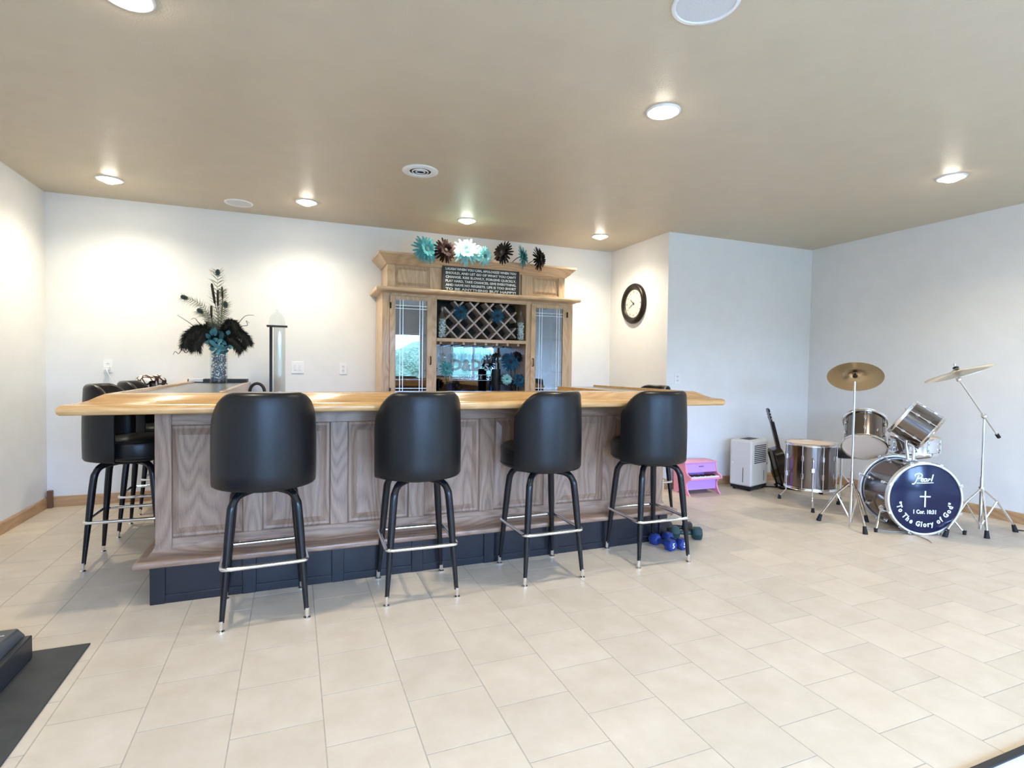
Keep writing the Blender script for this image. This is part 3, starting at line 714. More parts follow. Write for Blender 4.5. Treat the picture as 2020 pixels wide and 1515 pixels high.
# flowers and filled bottles on the wine rack
daisy('rack_flower', 'blue flower pinned on lattice toward the switch side', (1.62, 5.50, 1.87), (.1,-1,.2), .085, bluef, cen_d, 'blue flowers on the wine rack', (1.63, HYF+.018, 1.86), 2)
daisy('rack_flower', 'blue flower pinned on lattice toward the clock side', (2.03, 5.50, 1.85), (-.1,-1,.2), .085, bluef, cen_d, 'blue flowers on the wine rack', (2.03, HYF+.018, 1.84), 2)
bead_m = noisy('mirrored_beads', (.3,.6,.66), (.95,1,1), 90, .15, spec=.9)
def bead_bottle(x, label):
    t = thing('bead_bottle', label, 'bottle', (x, 5.512, 1.595), 0, 'bead filled bottles on the wine rack shelf')
    MB().lathe([(.001,0),(.038,0),(.042,.006),(.042,.2),(.03,.24),(.015,.27),(.015,.32),(.018,.325),(.012,.325),(.011,.27),(.027,.237),(.039,.198),(.039,.007),(.001,.007)], 24).build('glass_body', glass_clear, t, 40)
    mb = MB()
    for k in range(170):
        a = random.uniform(0, 2*PI); r = .033*math.sqrt(random.random()); mb.sphere((r*math.cos(a), r*math.sin(a), random.uniform(.014, .2)), .006, 6, 4)
    mb.build('bead_filling', bead_m, t, 180)['kind'] = 'stuff'
bead_bottle(1.425, 'clear bottle of teal beads on rack shelf toward the switches')
bead_bottle(2.305, 'clear bottle of teal beads on rack shelf toward the clock')

# ================================================================== THINGS ON THE BAR
ZT = Z+.09
# flat black case on the wing top against the back wall
tc_ = thing('black_tray', 'flat black tray with white strip lying behind the vase', 'tray', (-.66, 5.83, ZT))
MB().box(-.245, .245, -.10, .11, 0, .034).build('tray_body', blackp, tc_, bevel=.004)
MB().box(-.235, -.12, -.103, .0, .008, .036).build('white_strip', white_m, tc_, bevel=.002)
# tall glass vase of gems
gv = thing('gem_vase', 'clear glass cylinder vase half filled with blue gems', 'vase', (-.634, 5.60, ZT))
MB().lathe([(.001,0),(.068,0),(.072,.006),(.072,.40),(.067,.40),(.067,.012),(.001,.012)], 36).build('glass_body', glass_clear, gv, 50)
gem = noisy('blue_gems', (.012,.035,.10), (.28,.45,.6), 55, .12, spec=.9)
mb = MB()
for k in range(420):
    a = random.uniform(0, 2*PI); r = .061*math.sqrt(random.uniform(.25, 1)); z = .02+.26*random.random()**1.25
    M = Matrix.Translation((r*math.cos(a), r*math.sin(a), z)) @ Euler((random.random()*6, random.random()*6, 0)).to_matrix().to_4x4() @ Matrix.Diagonal((.0085, .0085, .006, 1))
    mb.add([(1,0,0),(-1,0,0),(0,1,0),(0,-1,0),(0,0,1),(0,0,-1)], [(0,2,4),(2,1,4),(1,3,4),(3,0,4),(2,0,5),(1,2,5),(3,1,5),(0,3,5)], M)
mb.build('gem_filling', gem, gv)['kind'] = 'stuff'
# feather bouquet standing in the vase
fb = thing('feather_bouquet', 'bouquet of peacock and black ostrich feathers with teal leaves in gem vase', 'bouquet', (-.634, 5.60, ZT+.30))
dk_f = mat('black_feather', (.012,.014,.012), .85); barb_m = noisy('peacock_barb', (.10,.12,.07), (.2,.2,.13), 12, .7); eye_g = mat('peacock_eye_ring', (.05,.06,.035), .6); eye_b = mat('peacock_eye', (.008,.02,.03), .4)
teal_l = noisy('teal_silk_leaf', (.05,.22,.27), (.16,.42,.48), 18, .45); teal_d = noisy('deep_teal_silk_leaf', (.015,.07,.09), (.05,.18,.22), 18, .5); stick_m = mat('dark_twig', (.03,.024,.018), .7); cat_m = mat('dark_cattail', (.022,.016,.012), .9)
VIEW = Vector((.1, -1, 0)).normalized()
def strand(mb, p, d, ln, wd, droop, seg=4):
    p = Vector(p); d = Vector(d).normalized(); sd = d.cross(VIEW)
    sd = sd.normalized() if sd.length > .1 else Vector((0,0,1)); vs_ = []
    for i in range(seg+1):
        f = i/seg; q = p+d*ln*f+Vector((0,0,-droop*f*f)); ww = wd*(1-f*.85)
        vs_ += [q-sd*ww, q+sd*ww]
    mb.add(vs_, [(i*2, i*2+1, i*2+3, i*2+2) for i in range(seg)])
def peacock(pts, eye=True, rich=1.0):
    P = catmull(pts, 10); n = len(P)
    st = MB().tube(P, [.0028*(1-.6*i/n) for i in range(n)], 6).build('peacock_feather', barb_m, fb, 180)
    mb = MB()
    for i in range(int(n*.35), n):
        t_ = (P[min(i+1, n-1)]-P[max(i-1, 0)]).normalized(); f = i/n
        s1 = t_.cross(VIEW).normalized()
        for sg_ in (-1, 1):
            for rep in range(4):
                d = t_*random.uniform(.5, .9)+s1*sg_*random.uniform(.5, .9)+VIEW*random.uniform(-.3, .3)
                strand(mb, P[i], d, random.uniform(.05, .09)*rich*(1.25-.35*f), .0018, random.uniform(.0, .03))
    o = mb.build('barbs', barb_m, st); o['kind'] = 'stuff'
    if eye:
        e = P[-1]; t_ = (P[-1]-P[-4]).normalized(); s1 = t_.cross(VIEW).normalized(); nn = s1.cross(t_)
        for (r, m_, off, nm) in ((.025, eye_g, .000, 'eye_ring'), (.016, eye_b, .002, 'eye_spot')):
            c = e+VIEW*(.003+off); mb = MB(); k_ = 18
            poly = [c+t_*math.sin(2*PI*k/k_)*r*1.2+s1*math.cos(2*PI*k/k_)*r*.8 for k in range(k_)]
            back = [p-VIEW*.0012 for p in poly]
            mb.add(poly+back, [tuple(range(k_)), tuple(range(2*k_-1, k_-1, -1))]+[(i, i+k_, (i+1) % k_+k_, (i+1) % k_) for i in range(k_)]).build(nm, m_, st)
peacock([(0,0,-.2),(.0,0,.1),(-.012,-.01,.4),(-.006,-.02,.70)], True, 1.25)
peacock([(0,0,-.2),(-.03,0,.15),(-.12,0,.38),(-.27,-.02,.46)], True, .8)
peacock([(0,0,-.2),(-.02,.0,.12),(-.06,-.01,.27),(-.145,-.03,.345)], True, .9)
peacock([(0,0,-.2),(.02,0,.1),(.04,-.01,.25),(.055,-.02,.415)], True, 1.0)
peacock([(0,0,-.2),(.01,.02,.2),(.03,.02,.42),(.03,.02,.54)], False, .9)
def plume(pts, wd, seed_):
    P = catmull(pts, 9); n = len(P)
    o = MB().tube(P, .003, 6).build('ostrich_plume', dk_f, fb, 180); mb = MB()
    for i in range(3, n):
        t_ = (P[min(i+1, n-1)]-P[max(i-1, 0)]).normalized(); s1 = t_.cross(VIEW).normalized()
        for rep in range(56):
            a = random.uniform(0, 2*PI); d = s1*math.cos(a)+VIEW*math.sin(a)+t_*random.uniform(.0, .9)
            strand(mb, P[i]+t_*random.uniform(-.008, .008), d, 1.3*wd*random.uniform(.55, 1.0), .0028, random.uniform(.01, .05), 4)
    q = mb.build('vane', dk_f, o); q['kind'] = 'stuff'
plume([(0,0,.02),(-.06,-.02,.16),(-.15,-.05,.20),(-.235,-.06,.13),(-.25,-.06,.04)], .055, 1)
plume([(0,0,.02),(-.05,-.05,.12),(-.11,-.08,.15),(-.16,-.1,.08),(-.17,-.1,.02)], .05, 2)
plume([(0,0,.02),(.04,0,.17),(.08,-.02,.26),(.13,-.04,.25),(.155,-.04,.20)], .05, 3)
plume([(0,0,.02),(.07,-.02,.14),(.15,-.04,.18),(.22,-.05,.14),(.245,-.05,.08)], .05, 4)
plume([(0,0,.02),(.04,-.06,.1),(.1,-.09,.12),(.16,-.1,.07),(.19,-.1,.03)], .05, 5)
plume([(0,0,.02),(-.02,.05,.16),(-.04,.06,.22),(-.1,.06,.24)], .05, 6)
plume([(0,0,.02),(-.04,-.02,.10),(-.09,-.05,.17),(-.14,-.06,.19),(-.18,-.06,.16)], .06, 7)
plume([(0,0,.02),(.03,-.01,.12),(.05,-.02,.2),(.09,-.04,.24)], .06, 8)
for k in range(26):
    rot = random.uniform(-.9, PI+.9); dx = random.uniform(-.07, .09); dz = random.uniform(-.02, .13); ln = random.uniform(.05, .085)
    mb = MB(); u = Vector((math.cos(rot), random.uniform(-.8, -.2), math.sin(rot))).normalized(); s1 = u.cross(VIEW).normalized(); c0 = Vector((dx, random.uniform(-.10, -.06), dz+.01)); vs_ = []; cu = random.uniform(-.02, .02)
    for i in range(7):
        f = i/6; ww = .019*math.sin(PI*min(.97, f*.9+.08)); q = c0+u*ln*f+Vector((0,-.015*f,cu*f*f)); vs_ += [q-s1*ww+Vector((0,-.009,0)), q, q+s1*ww+Vector((0,-.009,0))]
    mb.add(vs_, [(i*3+j, i*3+1+j, i*3+4+j, i*3+3+j) for i in range(6) for j in range(2)]).build('teal_leaf', teal_l if k % 3 else teal_d, fb, 180)
for pts, r in (([(0,0,-.1),(-.01,0,.3),(-.03,-.01,.42),(-.055,-.02,.60)], .011), ([(0,0,-.1),(0,0,.3),(-.005,-.02,.40),(-.006,-.02,.545)], .010), ([(0,0,-.1),(-.03,0,.15),(-.055,-.02,.29),(-.058,-.02,.40)], .010), ([(0,0,-.1),(.02,0,.3),(.03,0,.47),(.025,0,.58)], .008)):
    P = catmull(pts, 6); n = len(P); a = int(n*.66)
    st = MB().tube(P, .003, 6).build('cattail', stick_m, fb, 180)
    MB().tube(P[a:], [r*.6]+[r]*(n-a-2)+[r*.5], 10).build('cattail_head', cat_m, st, 180)
for pts in ([(0,0,0),(-.12,-.02,.14),(-.22,-.03,.23),(-.32,-.04,.30)], [(0,0,0),(-.1,-.03,.1),(-.2,-.05,.03),(-.25,-.05,-.03),(-.28,-.05,-.005),(-.31,-.05,-.04),(-.335,-.05,-.02),(-.35,-.05,-.05)],
            [(0,0,0),(.1,0,.18),(.16,-.02,.25),(.22,-.02,.32),(.29,-.02,.33)], [(0,0,0),(.12,0,.16),(.18,-.02,.22),(.235,-.02,.235),(.225,-.02,.275),(.25,-.02,.255)], [(0,0,0),(-.1,0,.18),(-.16,0,.24),(-.19,0,.28),(-.22,0,.27)]):
    P = catmull(pts, 8); MB().tube(P, [.0045*(1-.6*i/len(P)) for i in range(len(P))], 6).build('curly_twig', stick_m, fb, 180)

# glass drink tower behind the bar
dt = thing('drink_tower', 'tall glass drink tower with black post and domed top', 'drink dispenser', (-.15, 5.72, .9))
MB().lathe([(.001,0),(.11,0),(.11,.02),(.09,.03),(.001,.03)], 32).build('base', blackp, dt, 40)
MB().box(-.068, -.042, -.012, .012, .03, .76).build('post', blackp, dt, bevel=.002)
MB().box(-.092, .092, -.055, .055, .757, .772).build('top_plate', blackp, dt, bevel=.003)
MB().lathe([(.049,.14),(.052,.14),(.052,.755),(.049,.755)], 32, Matrix.Translation((.022,0,0)), closed=True).build('tube', glass_clear, dt, 50)
MB().lathe([(.001,.03),(.05,.03),(.055,.06),(.055,.14),(.001,.14)], 28, Matrix.Translation((.022,0,0))).build('tap_block', steel, dt, 40)
MB().lathe([(.072,.773),(.072,.80),(.066,.84),(.05,.875),(.026,.895),(.012,.90),(.012,.925),(.008,.93),(.001,.93)], 32).build('dome', glass_clear, dt, 60)
# patterned cloth over one stool back
spot_m = mat('giraffe_cloth', (.8,.75,.68), .8); L_ = spot_m.node_tree.links; b_ = spot_m.node_tree.nodes['Principled BSDF']
tcn = nd(spot_m, 'ShaderNodeTexCoord'); vo = nd(spot_m, 'ShaderNodeTexVoronoi', feature='DISTANCE_TO_EDGE'); vo.inputs['Scale'].default_value = 19
L_.new(tcn.outputs['Object'], vo.inputs['Vector']); rp_ = ramp(spot_m, [(.09, (.06,.03,.02)), (.13, (.85,.8,.74))]); L_.new(vo.outputs['Distance'], rp_.inputs[0]); L_.new(rp_.outputs[0], b_.inputs['Base Color'])
mb = MB(); nu, nv = 22, 15; vs_ = []
for i in range(nu):
    th = R(-62)+R(124)*i/(nu-1)
    for j in range(nv):
        v = j/(nv-1); a = PI*v; ln_out = .16+.03*math.sin(i*.9); ln_in = .13+.025*math.cos(i*.7)
        if v < .35: r_ = .268+.006*math.sin(i*1.3+j); z = 1.165-ln_out*(1-v/.35)
        elif v > .65: r_ = .18-.004*math.sin(i*1.7+j); z = 1.165-ln_in*((v-.65)/.35)
        else:
            q = (v-.35)/.3; r_ = .224+.044*math.cos(PI*q); z = 1.165+.02*math.sin(PI*q)+.008*math.sin(i*.8)*math.sin(PI*q)
        s = max(0, (abs(th)-R(42))/R(50)); s = s*s
        vs_.append((r_*math.sin(th), -r_*math.cos(th), z-.19*s))
mb.add(vs_, [(i*nv+j, i*nv+j+1, (i+1)*nv+j+1, (i+1)*nv+j) for i in range(nu-1) for j in range(nv-1)])
cl = mb.build('patterned_cloth', spot_m, None, 180); cl.location = (-1.0, 5.62, 0); cl.rotation_euler = (0, 0, R(-92)); tag(cl, 'brown and white giraffe-patterned cloth draped over stool back', 'cloth')
so_ = cl.modifiers.new('s', 'SOLIDIFY'); so_.thickness = .003

# ================================================================== FLOOR THINGS
def dumbbell(name, label, p, rz, m, r, ln, tilt=0, digit=None, group=None):
    t = thing(name, label, 'dumbbell', p, rz, group); t.rotation_euler = (tilt, 0, rz)
    hz_ = r*math.cos(PI/6)
    for s in (-1, 1):
        c = [(r*math.cos(PI/6*(2*k)), hz_+r*math.sin(PI/6*(2*k))) for k in range(6)]
        b = MB(); y0, y1 = s*(ln/2-.0), s*(ln/2-.075)
        ci = [(x*.8, hz_+(z-hz_)*.8) for (x, z) in c]
        vs_ = [(x, y0, z) for (x, z) in ci]+[(x, y0-s*.012, z) for (x, z) in c]+[(x, y1+s*.02, z) for (x, z) in c]+[(x, y1, z) for (x, z) in [(x*.7, hz_+(z-hz_)*.7) for (x, z) in c]]
        b.add(vs_, [tuple(range(6)), tuple(range(23, 17, -1))]+[(g*6+k, g*6+(k+1) % 6, g*6+6+(k+1) % 6, g*6+6+k) for g in range(3) for k in range(6)])
        hd = b.build('hex_head', m, t, bevel=.004)
        if digit and s < 0: text_mesh('weight_number', digit, .05, white_m, hd, frame_to((0,-1,0), (0, -ln/2-.0005, hz_)), .0006, offset=.001)
    MB().tube([(0, -ln/2+.06, hz_), (0, -.03, hz_), (0, 0, hz_), (0, .03, hz_), (0, ln/2-.06, hz_)], [.014, .016, .018, .016, .014], 14).build('handle', m, t, 180)
blue_v = mat('blue_vinyl_coating', (.02,.045,.22), .4); green_v = mat('dark_green_vinyl_coating', (.012,.045,.045), .42); black_v = mat('black_vinyl_coating', (.014,.015,.016), .42)
gd = 'dumbbells on the floor at the bar end'
dumbbell('dumbbell', 'blue hex dumbbell with white 5, closer to the stool leg', (2.50, 3.24, 0), R(8), blue_v, .045, .22, 0, '5', gd)
dumbbell('dumbbell', 'blue hex dumbbell with white 5, beside the dark green one', (2.605, 3.235, 0), R(2), blue_v, .045, .22, 0, '5', gd)
dumbbell('dumbbell', 'dark green hex dumbbell lying on the floor', (2.80, 3.35, 0), R(62), green_v, .052, .24, 0, None, gd)
dumbbell('dumbbell', 'black hex dumbbell lying behind the dark green one', (2.84, 3.50, .0), R(58), black_v, .05, .23, 0, None, gd)

# toy piano: curved side panels, purple boards, keys
pk = mat('pink_paint', (.86,.33,.46), .35); pu = mat('lilac_paint', (.64,.34,.78), .35); keyw = mat('ivory_key', (.85,.83,.84), .3)
tp = thing('toy_piano', 'pink and lilac toy upright piano with small keyboard', 'toy piano', (3.765, 4.455, 0), R(-2))
PW, PD = .40, .27
sidep = [(0,0),(.05,0)]   # (depth from front, height) outline
outl = catmull([(.0,.0),(.03,.03),(.055,.075),(.06,.12),(.03,.155),(-.005,.165),(-.012,.185),(.005,.205),(.04,.215),(.065,.245),(.075,.285),(.085,.325)], 5)
poly = [(p.x, p.y) for p in outl]+[(PD,.325),(PD,0),(PD-.06,0),(PD-.075,.02),(.08,.02),(.055,0)]
for x in (0, PW-.016): MB().prism(poly, x, x+.016, 'x').build('side_panel', pk, tp, bevel=.002)
MB().box(.016, PW-.016, PD-.014, PD, .03, .325).build('back_board', pu, tp)
MB().box(-.006, PW+.006, .075, PD+.004, .325, .34).build('lid', pk, tp, bevel=.003)
MB().add([(.016,.07,.232),(PW-.016,.07,.232),(PW-.016,.088,.325),(.016,.088,.325),(.016,.085,.232),(PW-.016,.085,.232),(PW-.016,.1,.325),(.016,.1,.325)], [(0,1,2,3),(7,6,5,4),(0,4,5,1),(1,5,6,2),(2,6,7,3),(3,7,4,0)]).build('music_board', pu, tp)
MB().box(.016, PW-.016, .0, .10, .165, .182).build('key_bed', pk, tp, bevel=.002)
MB().box(.016, PW-.016, .075, .085, .05, .165).build('front_board', pu, tp)
NK = 18; kwid = (PW-.05)/NK
for k in range(NK):
    x = .025+k*kwid; MB().box(x+.0008, x+kwid-.0008, .006, .072, .182, .196).build('white_key', keyw, tp)
for k in range(NK-1):
    if k % 7 in (2, 6): continue
    x = .025+(k+1)*kwid; MB().box(x-.0055, x+.0055, .028, .072, .196, .206).build('black_key', blackp, tp)
MB().box(PW/2-.03, PW/2+.03, .0755, .078, .285, .296).build('name_plate', mat('plum_print', (.25,.1,.35), .5), tp)

# dehumidifier
dm = noisy('dehumidifier_plastic', (.70,.68,.65), (.73,.71,.68), 8, .4); dark = mat('dark_slot', (.04,.04,.045), .6)
vx = Vector((.367,.113,0)).normalized(); vy = Vector((-vx.y, vx.x, 0))
DM = Matrix(((vx.x, vy.x, 0, 4.543), (vx.y, vy.y, 0, 4.415), (0, 0, 1, 0), (0, 0, 0, 1)))
dh = thing('dehumidifier', 'off-white portable dehumidifier with slotted grille on black base', 'dehumidifier', M=DM)
W, D, Hd = .37, .25, .545
MB().box(0, W, 0, D, .05, Hd).build('housing', dm, dh, bevel=.022, seg=4)
MB().box(.01, W-.01, .01, D-.01, .022, .052).build('base_tray', blackp, dh, bevel=.004)
for (x, y) in ((.04, .04), (W-.04, .04), (.04, D-.04), (W-.04, D-.04)): MB().cyl((x-.01, y, .014), (x+.01, y, .014), .014, n=14).build('caster', rubber, dh, 40)
for k in range(10):
    z = .30+k*.0205; MB().box(.06, .31, -.003, .004, z, z+.009).build('grille_slot', dark, dh)
for x in (.27, ): MB().box(x, x+.006, -.002, .004, .095, .21).build('level_window', dark, dh)
MB().box(-.002, .004, .09, .096, .09, .25).build('level_window', dark, dh)
MB().box(.08, .29, .07, .19, Hd-.002, Hd+.006).build('handle_recess', dark, dh, bevel=.003)
MB().box(.02, W-.02, .02, D-.02, Hd-.004, Hd+.004).build('control_panel', dm, dh, bevel=.004)
MB().lathe([(.001,.006),(.012,.006),(.014,0)], 16, frame_to((-1,0,0), (0, .215, .29))).build('drain_cap', offw, dh, 40)
MB().box(.335, .345, -.003, .003, .27, .288).build('latch', dark, dh)

# acoustic guitar seen edge-on, on a floor stand
gu_up = Vector((-.29, .06, .955)).normalized(); gw = Vector((.46, .89, 0)); gw = (gw-gu_up*gw.dot(gu_up)).normalized(); gn = gw.cross(gu_up).normalized()
if gn.x < 0: gn = -gn
GM = Matrix(((gw.x, gu_up.x, gn.x, 5.115), (gw.y, gu_up.y, gn.y, 4.45), (gw.z, gu_up.z, gn.z, .055), (0, 0, 0, 1)))
gt = thing('acoustic_guitar', 'dark acoustic guitar leaning upright beside the floor tom', 'guitar', M=GM)
half = catmull([(0,0),(.11,.012),(.165,.075),(.17,.13),(.125,.215),(.108,.26),(.125,.32),(.12,.38),(.07,.42),(0,.425)], 6)
gpoly = [(p.x, p.y) for p in half]+[(-p.x, p.y) for p in half[-2:0:-1]]
gdark = mat('guitar_dark_finish', (.018,.010,.008), .18, coat=.6); spruce = mat('guitar_soundboard', (.62,.42,.22), .3, coat=.4)
MB().prism(gpoly, -.09, 0, 'z').build('body', gdark, gt, 45)
MB().prism([(x*.985, .004+y*.985) for (x, y) in gpoly], 0, .003, 'z').build('soundboard', spruce, gt, 45)
MB().lathe([(.001,.0035),(.048,.0035)], 28, Matrix.Translation((0,.27,0))).build('sound_hole', blackp, gt)
MB().box(-.07, .07, .12, .145, .003, .012).build('bridge', gdark, gt, bevel=.003)
MB().prism([(-.027,.33),(.027,.33),(.022,.72),(-.022,.72)], .003, .012, 'z').build('fingerboard', mat('ebony', (.02,.015,.012), .4), gt)
MB().prism([(-.026,.40),(.026,.40),(.021,.73),(-.021,.73)], -.024, .003, 'z').build('neck', gdark, gt, bevel=.006)
MB().box(-.022, .022, .72, .727, .003, .016).build('nut', keyw, gt)
hs = MB().prism([(-.022,.727),(.022,.727),(.036,.75),(.034,.87),(.0,.88),(-.034,.87),(-.036,.75)], -.022, -.004, 'z').build('headstock', gdark, gt, bevel=.003)
for s in (-1, 1):
    for y in (.765, .80, .835):
        MB().cyl((s*.032, y, -.013), (s*.052, y, -.013), .003, n=8).sphere((s*.056, y, -.013), .009, 8, 6, (.6,1,1)).build('tuning_peg', chrome, hs, 60)
MB().tube([(-.012, .125, .013), (-.01, .727, .018)], .0008, 4).tube([(.012, .125, .013), (.01, .727, .018)], .0008, 4).tube([(0, .125, .013), (0, .727, .018)], .0008, 4).build('string', steel, gt)['kind'] = 'stuff'
gs_ = thing('guitar_stand', 'black tubular floor stand under the guitar', 'guitar stand', (0, 0, 0))
gp_ = lambda x, y, z: GM @ Vector((x, y, z))
sp0, sp1 = gp_(0, .40, -.115), gp_(0, -.02, -.118)
MB().tube([sp0, gp_(0, .2, -.116), sp1], .009, 10).build('spine', blackm, gs_, 60)
MB().tube([gp_(-.1, -.012, .03), gp_(-.1, -.016, -.11), gp_(0, -.018, -.118), gp_(.1, -.016, -.11), gp_(.1, -.012, .03)], .009, 10).build('cradle', rubber, gs_, 60)
for q in (gp_(-.17, -.045, .06), gp_(.17, -.045, .06), gp_(0, .0, -.33)):
    MB().tube([gp_(0, -.02, -.118), (q.x, q.y, .009)], .008, 10).build('leg', blackm, gs_, 60)
# ================================================================== DRUM KIT
smoke = noisy('smoked_chrome_wrap', (.20,.175,.165), (.25,.22,.205), 3, .15, metal=1)
hoop_m = mat('hoop_chrome', (.82,.82,.82), .16, 1); hoop_w = mat('bass_hoop_satin', (.76,.75,.72), .28, .55)
head_m = mat('coated_drum_head', (.80,.64,.51), .5); head_reflect = mat('black_head_blue_reflection', (.007,.012,.05), .14, spec=.5)  # black front head; the window's blue reflection is painted into its colour
dpr = mat('drum_head_lettering', (.86,.9,.92), .5)
def drum(name, label, M, r, L, nl, legs=None, cat='drum', sm=smoke):
    t = thing(name, label, cat, M=M)
    MB().lathe([(r,.008),(r,L-.008)], 48).build('shell', sm, t, 180)
    for (nm, z, s) in (('top_hoop', L, 1), ('bottom_hoop', 0, -1)):
        MB().lathe([(r+.004, z-.014*s), (r+.013, z-.014*s), (r+.013, z+.006*s), (r+.017, z+.01*s), (r+.01, z+.013*s), (r+.004, z+.008*s)], 48, closed=True).build(nm, hoop_m, t, 50)
    MB().lathe([(.001,L+.001),(r+.004,L+.001)], 40).build('top_head', head_m, t); MB().lathe([(.001,-.001),(r+.004,-.001)], 40).build('bottom_head', head_m, t)
    for k in range(nl):
        M2 = Matrix.Rotation(2*PI*(k+.5)/nl, 4, 'Z')
        lg = MB().box(r-.001, r+.018, -.009, .009, L*.24, L*.36, M2).box(r-.001, r+.018, -.009, .009, L*.64, L*.76, M2).build('lug', chrome, t, bevel=.004)
        MB().cyl(M2 @ Vector((r+.0135, 0, .006)), M2 @ Vector((r+.0135, 0, L-.006)), .0035, n=8).build('tension_rod', chrome, lg, 60)
    return t
# bass drum
FD = Vector((-math.cos(R(65)), -math.sin(R(65)), 0)); BM = frame_to(FD, (4.68, 2.77, .292))
bd = thing('bass_drum', 'smoked chrome bass drum with lettered navy front head, blue reflection painted in', 'drum', M=BM)
BR, BL = .272, .42
MB().lathe([(BR,-BL+.02),(BR,-.02)], 64).build('shell', smoke, bd, 180)
for z0 in (-.04, -BL): MB().lathe([(BR+.004,z0),(BR+.019,z0),(BR+.019,z0+.04),(BR+.012,z0+.042),(BR+.004,z0+.04)], 64, closed=True).build('hoop', hoop_w, bd, 50)
MB().lathe([(.001,-.006),(BR-.006,-.006),(BR+.006,-.012)], 64).build('front_head', head_reflect, bd, 60)
MB().lathe([(.001,-BL+.008),(BR+.004,-BL+.008)], 48).build('batter_head', head_m, bd)
for k in range(8):
    M2 = Matrix.Rotation(2*PI*(k+.5)/8, 4, 'Z')
    for (za, zb, zc) in ((-.13, -.085, .004), (-.33, -.285, -BL-.004)):
        lg = MB().box(BR-.001, BR+.022, -.011, .011, za, zb, M2).build('lug', chrome, bd, bevel=.005)
        MB().cyl(M2 @ Vector((BR+.026, 0, (za+zb)/2)), M2 @ Vector((BR+.026, 0, zc)), .0035, n=8).build('tension_rod', chrome, lg, 60)
        MB().box(BR+.006, BR+.032, -.012, .012, zc-.006 if zc > -.1 else zc-.002, zc+.003 if zc > -.1 else zc+.008, M2).build('claw', chrome, lg, bevel=.002)
for s in (-1, 1):
    a = R(-25 if s > 0 else 205); p = Vector((BR*math.cos(a), BR*math.sin(a), -.13))
    o = MB().lathe([(.001,.02),(.03,.018),(.034,0)], 18, frame_to((math.cos(a), math.sin(a), 0), p)).build('spur_bracket', chrome, bd, 50)
    e = Vector((s*.345, -.278, -.05)); MB().cyl(p*1.04, e, .009, n=10).build('spur', chrome, o, 60)
    MB().cyl(e+Vector((0,.02,0)), e+Vector((0,-.012,0)), .015, .012, n=12).build('spur_tip', rubber, o, 60)
# tom holder
th_ = MB().box(-.035, .035, BR-.004, BR+.016, -.24, -.15).build('tom_mount', chrome, bd, bevel=.005)
for s in (-1, 1):
    MB().tube(catmull([(s*.02, BR, -.19), (s*.03, BR+.12, -.20), (s*.03, BR+.25, -.21), (s*.075, BR+.29, -.22), (s*.10, BR+.29, -.22)], 5), .0115, 12).build('tom_arm', chrome, th_, 180)
    MB().sphere((s*.03, BR+.265, -.21), .022, 12, 8).build('ratchet', chrome, th_, 180)
MB().tube([(-.015, BR+.2, -.24), (-.015, BR+.44, -.25)], .003, 6).build('memory_rod', steel, th_, 60)
# lettering on the head
LZ = -.0045
def ribbon(mb, pts, wd, n=8):
    P = catmull([(x, y, 0) for (x, y) in pts], n); m = len(P); vs_ = []
    for i in range(m):
        t_ = (P[min(i+1, m-1)]-P[max(i-1, 0)]); t_.normalize(); s1 = Vector((-t_.y, t_.x, 0)); ww = wd*(.55 if i in (0, m-1) else 1)
        for zz in (LZ, LZ+.0015): vs_ += [tuple(P[i]-s1*ww+Vector((0,0,zz))), tuple(P[i]+s1*ww+Vector((0,0,zz)))]
    fs_ = []
    for i in range(m-1):
        a = i*4; b = a+4; fs_ += [(a+2, a+3, b+3, b+2), (a, b, b+1, a+1), (a, a+2, b+2, b), (a+1, b+1, b+3, a+3)]
    mb.add(vs_, fs_)
lo_ = MB(); sx, sy, ox, oy = .022, .022, -.085, .135
def stroke(pts, wd=.0042): ribbon(lo_, [(ox+x*sx, oy+y*sy) for (x, y) in pts], wd)
stroke([(-.9,-.55),(-.5,-.75),(.2,-.2),(.8,1.2),(1.3,2.6)], .0048)
stroke([(.05,2.0),(.1,2.6),(.8,3.05),(1.8,3.1),(2.5,2.6),(2.3,1.8),(1.5,1.35),(.9,1.4)], .0048)
stroke([(2.2,.75),(2.9,1.0),(2.9,1.35),(2.45,1.3),(2.2,.7),(2.5,.25),(3.1,.45)])
stroke([(4.2,1.2),(3.6,1.3),(3.25,.7),(3.5,.25),(4.0,.6),(4.3,1.3),(4.15,.5),(4.5,.3)])
stroke([(4.7,.3),(4.95,1.3),(5.05,.95),(5.5,1.35)]); stroke([(5.75,.3),(6.1,1.6),(6.4,2.9)], .0048)
stroke([(.6,-.35),(3.2,-.3),(6.6,-.1)], .0032)
lo_.build('maker_script', dpr, bd)
crs = MB().box(-.0055, .0055, -.065, .065, LZ, LZ+.0015, Matrix.Translation((.0,.0,0))).box(-.041, .041, .014, .025, LZ, LZ+.0015)
crs.build('cross_emblem', dpr, bd)
text_mesh('verse_reference', '1 Cor. 10:31', .044, dpr, bd, Matrix.Translation((.0, -.105, LZ)), .0008, offset=.0017, sx=.82)
phrase = '"To The Glory of God"'; Rt = .207; adv = {' ': .5, 'l': .42, 'f': .5, 'r': .55, '"': .55, 'T': .85, 'G': 1.0, 'h': .85, 'o': .85, 'e': .82, 'y': .8, 'd': .88}
tot = sum(adv.get(c, .8) for c in phrase); span = R(166); cur = 0; vsum = MB()
